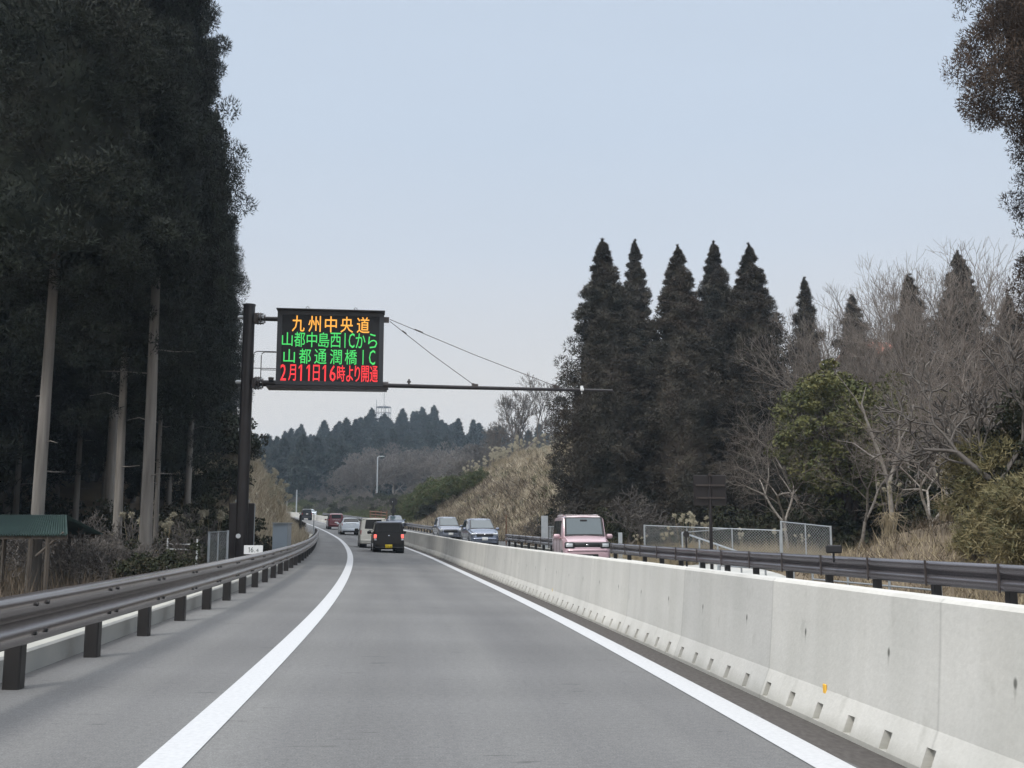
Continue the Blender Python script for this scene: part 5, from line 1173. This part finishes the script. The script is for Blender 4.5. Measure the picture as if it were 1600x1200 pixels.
# sloped concrete kerb piece beside the cabinet
p = gnd(412, 41); cb = MB(); v = [(-.9, -.3, -.5), (1.0, -.3, -.5), (1.0, .3, -.5), (-.9, .3, -.5), (-.9, -.3, 1.05), (-.5, -.3, 1.1), (-.5, .3, 1.1), (-.9, .3, 1.05), (1.0, -.3, .25), (1.0, .3, .25)]
cb.add(v, [(0, 3, 2, 1), (0, 1, 8, 5, 4), (3, 7, 6, 9, 2), (4, 5, 6, 7), (5, 8, 9, 6), (1, 2, 9, 8), (0, 4, 7, 3)])
o = cb.build('concrete_headwall', M['slab']); o.location = p; tag(o, 'sloping concrete headwall between the brown cabinet and the pale blue box', 'wall')

def chain_fence(name, label, a_, b_, h0, h1, post_step=2.0, mt=M['galv'], cell=.13, wr_=.005, skip_rail=False):
    a_, b_ = Vector(a_), Vector(b_); Ln = (b_ - a_).length; u = (b_ - a_) / Ln
    f_ = empty(name, (0, 0, 0)); tag(f_, label, 'fence')
    n = max(1, round(Ln / post_step))
    for i in range(n + 1):
        p = a_.lerp(b_, i / n); mb = MB(); mb.tube([p + Vector((0, 0, -.3)), p + Vector((0, 0, h0 + (h1 - h0) * i / n + .03))], .04 if i in (0, n) else .026, 8); mb.build('post', mt, f_)
    mb = MB(); mb.tube([a_ + Vector((0, 0, h0)), b_ + Vector((0, 0, h1))], .022, 6); mb.tube([a_ + Vector((0, 0, .08)), b_ + Vector((0, 0, .08))], .012, 6); mb.build('top_rail', mt, f_)
    segs = []; k = 0; x = -max(h0, h1)
    while x < Ln:
        for sg in (1, -1):
            # diagonal from (x,0) to (x+h,h)
            x0, x1 = x, x + h0; z0, z1 = .08, h0
            if sg < 0: x0, x1 = x1, x0
            # clip in x
            def cl(xa, za, xb, zb):
                if xa > xb: xa, za, xb, zb = xb, zb, xa, za
                if xb <= 0 or xa >= Ln: return None
                if xa < 0: t = (0 - xa) / (xb - xa); za += (zb - za) * t; xa = 0
                if xb > Ln: t = (Ln - xa) / (xb - xa); zb = za + (zb - za) * t; xb = Ln
                return xa, za, xb, zb
            c = cl(x0, z0, x1, z1)
            if c:
                fa = lambda xx, zz: np.array(a_ + u * xx + Vector((0, 0, zz * (h0 + (h1 - h0) * xx / Ln) / h0)))
                segs.append((fa(c[0], c[1]), fa(c[2], c[3]), wr_, wr_))
        x += cell
    V, T = tube_tris(segs, 3); o = link('wire_mesh', tri_mesh('wire_mesh', V, T, M['galv_wire']), f_); return f_
def onpx(px, D): return gnd(px, D)
a_, b_ = onpx(1007, 44), onpx(1219, 40); b_.z = a_.z = min(a_.z, b_.z)
chain_fence('chain_link_fence', 'galvanised chain-link fence with pampas behind it beyond the right guardrail', a_, b_, at(1007, 821, 44).z - a_.z, at(1219, 829, 40).z - b_.z)
a_, b_ = onpx(1221, 39.5), onpx(1298, 37.5); a_.z = b_.z = min(a_.z, b_.z)
chain_fence('chain_link_fence', 'taller chain-link panel right of the pampas fence, turning a corner', a_, b_, at(1221, 815, 39.5).z - a_.z, at(1298, 823, 37.5).z - b_.z, 1.3)
a_, b_ = onpx(1066, 37), onpx(1152, 33.5); za = at(1066, 832, 37).z; zb = at(1152, 862, 33.5).z; b_.z = a_.z = b_.z + .1
fr2 = empty('handrail', (0, 0, 0)); tag(fr2, 'sloping galvanised handrail in front of the chain-link fence', 'handrail')
mb = MB(); mb.tube([(a_.x, a_.y, za), (b_.x, b_.y, zb)], .03, 6); mb.build('rail', M['galv'], fr2)
for t in (0, .33, .66): p = a_.lerp(b_, t); mb = MB(); mb.tube([p, (p.x, p.y, za + (zb - za) * t)], .03, 6); mb.build('post', M['galv'], fr2)
mb = MB(); mb.tube([(a_.x, a_.y, za), tuple(at(1140, 826, 41))], .02, 6); mb.build('rail', M['galv'], fr2)
# low galvanised rails seen under the guardrail
for px0, px1, D0, D1, py, lab in ((1125, 1240, 30, 25, 884, 'low galvanised rail seen under the right guardrail beyond the apron'), (1270, 1470, 24, 18.5, 905, 'low grey rail seen under the nearer right guardrail')):
    a_, b_ = at(px0, py, D0), at(px1, py + (8 if px0 < 1200 else 18), D1); lr = empty('low_rail', (0, 0, 0)); tag(lr, lab, 'railing')
    for dz in (0, .28):
        mb = MB(); mb.tube([a_ + Vector((0, 0, dz)), b_ + Vector((0, 0, dz))], .02, 6); mb.build('rail', M['galv'], lr)
    for t in (0, .33, .66, 1): p = a_.lerp(b_, t); mb = MB(); mb.tube([(p.x, p.y, terrain(p.x, p.y) - .2), p + Vector((0, 0, .3))], .025, 6); mb.build('post', M['galv'], lr)
# gate-like fence beyond the blue-grey minivans
a_, b_ = onpx(848, 56), onpx(884, 53); a_.z = b_.z = min(a_.z, b_.z)
chain_fence('chain_link_fence', 'short galvanised fence left of the pink car', a_, b_, at(848, 823, 56).z - a_.z, at(884, 822, 53).z - b_.z, 1.2)
g = gnd(851, 55); o = MB().box((0, 0, 1.0), (.35, .04, 2.0)).build('galvanised_panel', M['galv']); o.location = g; tag(o, 'narrow galvanised panel at the left end of the short fence', 'panel')
g = gnd(969, 43); o = MB().box((0, 0, .6), (.16, .05, 1.9)).build('marker_board', M['galv']); o.location = g; tag(o, 'slim pale marker board right of the pink car', 'marker')
# black road furniture on the right
def post_thing(name, label, cat, px, D, py_top, r_, mt, head=None):
    g = gnd(px, D); h_ = at(px, py_top, D).z - g.z; e_ = empty(name, g, 0); tag(e_, label, cat)
    MB().tube([(0, 0, -.3), (0, 0, h_)], r_, 10).build('post', mt, e_)
    if head: head(e_, h_)
    return e_
def rod_head(e_, h_): MB().disc((0, 0, h_ + .02), .09, .05, 'y', 14).build('reflector_head', M['post'], e_)
post_thing('delineator', 'black delineator with a round head in front of the pampas fence', 'delineator', 1072, 30, 836, .03, M['post'], rod_head)
def sign_back(e_, h_):
    for z, w_ in ((h_ - .05, .10), (h_ - .35, .86), (h_ - .72, .86)): MB().box((0, -.05, z), (w_, .05, .05)).build('stiffener', M['metal_dark'], e_)
    MB().box((0, .02, h_ - .5), (.98, .02, .9), 0, .01).build('sign_plate', M['pole'], e_)
e_ = post_thing('road_sign', 'dark road sign seen from behind against the shade of the cedars', 'sign', 1111, 31, 739, .05, M['pole'], sign_back)
g = rp(15.5, 8.28); 
# black reflector box on top of the right guardrail
p = at(1303, 858, 19.6); e_ = empty('guardrail_reflector', p, R(8)); tag(e_, 'black rectangular reflector box on top of the right guardrail', 'reflector')
MB().box((0, 0, 0), (.32, .06, .15), 0, .02).build('housing', M['black'], e_); MB().box((0, .02, -.15), (.03, .03, .18)).build('bracket', M['black'], e_); MB().box((0, -.034, 0), (.26, .006, .10)).build('lens', M['plastic_dark'], e_)
# round sign seen from behind by the far guardrail
def round_head(e_, h_):
    MB().disc((0, -.06, h_ - .35), .45, .03, 'y', 24).build('sign_disc', M['post'], e_); MB().box((0, 0, h_ - 1.35), (.55, .05, .5), 0, .01).build('sign_plate', M['post'], e_); MB().disc((-.1, -.1, h_ - .35), .06, .04, 'y', 10).build('clamp', M['galv'], e_)
post_thing('road_sign', 'round black sign seen from behind on a dark post left of the green shrubs', 'sign', 614, 118, 779, .14, M['post'], round_head)
post_thing('marker_post', 'rusty marker post at the foot of the tan slope', 'post', 791, 64, 804, .035, M['rust'])
post_thing('marker_post', 'thin grey marker post on the left of the far bend', 'post', 447, 150, 782, .06, M['galv'])
post_thing('marker_post', 'thin grey stake behind the end of the left guardrail', 'post', 490, 78, 803, .04, M['galv'])
def lamp_head(e_, h_): MB().tube([(0, 0, h_ - .1), (.3, 0, h_ + .15), (1.0, 0, h_ + .2)], .07, 6).build('arm', M['galv'], e_); MB().box((1.1, 0, h_ + .15), (.7, .3, .14), 0, .05).build('lamp', M['galv'], e_)
post_thing('street_lamp', 'grey street lamp rising above the far scrub', 'street lamp', 588, 215, 713, .13, M['galv'], lamp_head)
post_thing('utility_pole', 'slim grey pole in front of the far hill at the left', 'pole', 462, 215, 765, .13, M['galv'])
# left far delineators / black mirror post beyond the bend
post_thing('delineator', 'dark post cluster at the start of the farther left guardrail', 'delineator', 469, 92, 806, .12, M['post'], rod_head)
# white pipe rail under the cedars
a_, b_ = at(262, 850, 38), at(308, 851, 37.5); wr2 = empty('pipe_rail', (0, 0, 0)); tag(wr2, 'white pipe rail in the undergrowth left of the gantry pole', 'railing')
for dz in (0, -.18): mb = MB(); mb.tube([a_ + Vector((0, 0, dz)), b_ + Vector((0, 0, dz))], .025, 6); mb.build('rail', M['white'], wr2)
for p in (a_, b_): mb = MB(); mb.tube([(p.x, p.y, terrain(p.x, p.y) - .2), p + Vector((0, 0, .2))], .03, 6); mb.build('post', M['white'], wr2)
a_, b_ = onpx(327, 36), onpx(356, 35); a_.z = b_.z = min(a_.z, b_.z)
chain_fence('chain_link_fence', 'short dark chain-link fence beside the gantry pole', a_, b_, at(327, 832, 36).z - a_.z, at(356, 830, 35).z - b_.z, .6)
# timber fence piece on the far right shoulder
p0, p1 = gnd(578, 150), gnd(604, 140); tf = empty('timber_fence', (0, 0, 0)); tag(tf, 'brown slatted fence piece beyond the far guardrail', 'fence')
for i in range(4): p = p0.lerp(p1, i / 3); MB().box(p + Vector((0, 0, .9)), (.14, .14, 2.2)).build('post', M['rust'], tf)
mb = MB()
for z in (.6, 1.0, 1.4, 1.8): mb.tube([p0 + Vector((0, 0, z)), p1 + Vector((0, 0, z - .1))], .07, 4)
mb.build('slats', M['rust'], tf)
# radio mast with a platform on the hill
g = gnd(596, 462); rt = empty('radio_mast', g, .3); tag(rt, 'white lattice radio mast with a caged platform on top of the far hill', 'radio mast')
zt_ = at(596, 633, 462).z - g.z; zb_ = at(596, 652, 462).z - g.z; hw = 12 / F * 462
M['mast'] = mat('mast_paint', (.16, .18, .20), .5)
mb = MB()
for sx in (-1, 1):
    for sy in (-1, 1): mb.tube([(sx * 2.2, sy * 2.2, -1), (sx * 1.5, sy * 1.5, zb_)], .16, 5)
for k in range(8):
    z = zb_ * k / 8; z2 = zb_ * (k + 1) / 8; w0 = 2.2 - .7 * k / 8
    for q in range(4):
        c = [(-w0, -w0), (w0, -w0), (w0, w0), (-w0, w0)]; p, q2 = c[q], c[(q + 1) % 4]; mb.tube([(p[0], p[1], z), (q2[0], q2[1], z2)], .09, 4); mb.tube([(p[0], p[1], z2), (q2[0], q2[1], z2)], .09, 4)
mb.build('lattice_tower', M['mast'], rt)
mb = MB(); n = 12
for z in (zb_, (zb_ + zt_) / 2, zt_):
    for k in range(n):
        a0, a1 = k / n * 6.2832, (k + 1) / n * 6.2832; mb.tube([(hw * math.cos(a0), hw * math.sin(a0), z), (hw * math.cos(a1), hw * math.sin(a1), z)], .13, 4)
for k in range(n): a0 = k / n * 6.2832; mb.tube([(hw * math.cos(a0), hw * math.sin(a0), zb_), (hw * math.cos(a0), hw * math.sin(a0), zt_)], .10, 4)
for k in range(6): a0 = k / 6 * 3.1416; mb.tube([(hw * math.cos(a0), hw * math.sin(a0), zb_), (-hw * math.cos(a0), -hw * math.sin(a0), zb_)], .10, 4); mb.tube([(hw * math.cos(a0), hw * math.sin(a0), zt_), (-hw * math.cos(a0), -hw * math.sin(a0), zt_)], .10, 4)
mb.build('platform', M['mast'], rt)
for x_, h_ in ((-hw * .96, 3.2), (0.2, 6.5), (.9, 1)): mb = MB(); mb.tube([(x_, 0, zb_ if x_ else zt_), (x_, 0, zt_ + h_)], .11, 4); mb.build('antenna', M['mast'], rt)
for k, (x_, z) in enumerate(((-1.2, .35), (.9, .5), (1.9, .3))): mb = MB(); mb.disc((x_, -1, zb_ + (zt_ - zb_) * z), .7, .5, 'y', 12); mb.build('dish', M['white'], rt)
# house with a red roof, nearly hidden
g = gnd(1392, 112); hs = empty('house', g, .3); tag(hs, 'house with a rust red roof almost hidden behind the bare trees', 'house')
zt_ = at(1392, 527, 112).z - g.z; MB().box((0, 0, (zt_ - 2) / 2), (7, 6, zt_ - 2)).build('wall', M['slab'], hs)
mb = MB(); v = [(-4, -3.6, zt_ - 2.1), (4, -3.6, zt_ - 2.1), (4, 3.6, zt_ - 2.1), (-4, 3.6, zt_ - 2.1), (-3.6, 0, zt_), (3.6, 0, zt_)]; mb.add(v, [(0, 1, 5, 4), (1, 2, 5), (2, 3, 4, 5), (3, 0, 4), (3, 2, 1, 0)]).build('roof', mat('red_roof', (.38, .13, .08), .7), hs)

# ---------------------------------------------------------------- haze
hz = MB().box((0, 700, 55), (2600, 1500, 260)); o = hz.build('haze', None) if False else None
me = bpy.data.meshes.new('haze'); x0, x1, y0, y1, z0, z1 = -1510, 1510, -60, 1620, -6, 140
me.from_pydata([(x0, y0, z0), (x1, y0, z0), (x1, y1, z0), (x0, y1, z0), (x0, y0, z1), (x1, y0, z1), (x1, y1, z1), (x0, y1, z1)], [], [(3, 2, 1, 0), (4, 5, 6, 7), (0, 1, 5, 4), (1, 2, 6, 5), (2, 3, 7, 6), (3, 0, 4, 7)])
hm = bpy.data.materials.new('haze'); hm.use_nodes = True; hn = hm.node_tree.nodes; hn.clear()
ho = hn.new('ShaderNodeOutputMaterial'); hv = hn.new('ShaderNodeVolumePrincipled'); hv.inputs['Color'].default_value = (.66, .83, 1, 1); hv.inputs['Density'].default_value = .00040; hv.inputs['Anisotropy'].default_value = .2
hm.node_tree.links.new(hv.outputs[0], ho.inputs['Volume']); me.materials.append(hm); o = link('haze', me); tag(o, kind='stuff')
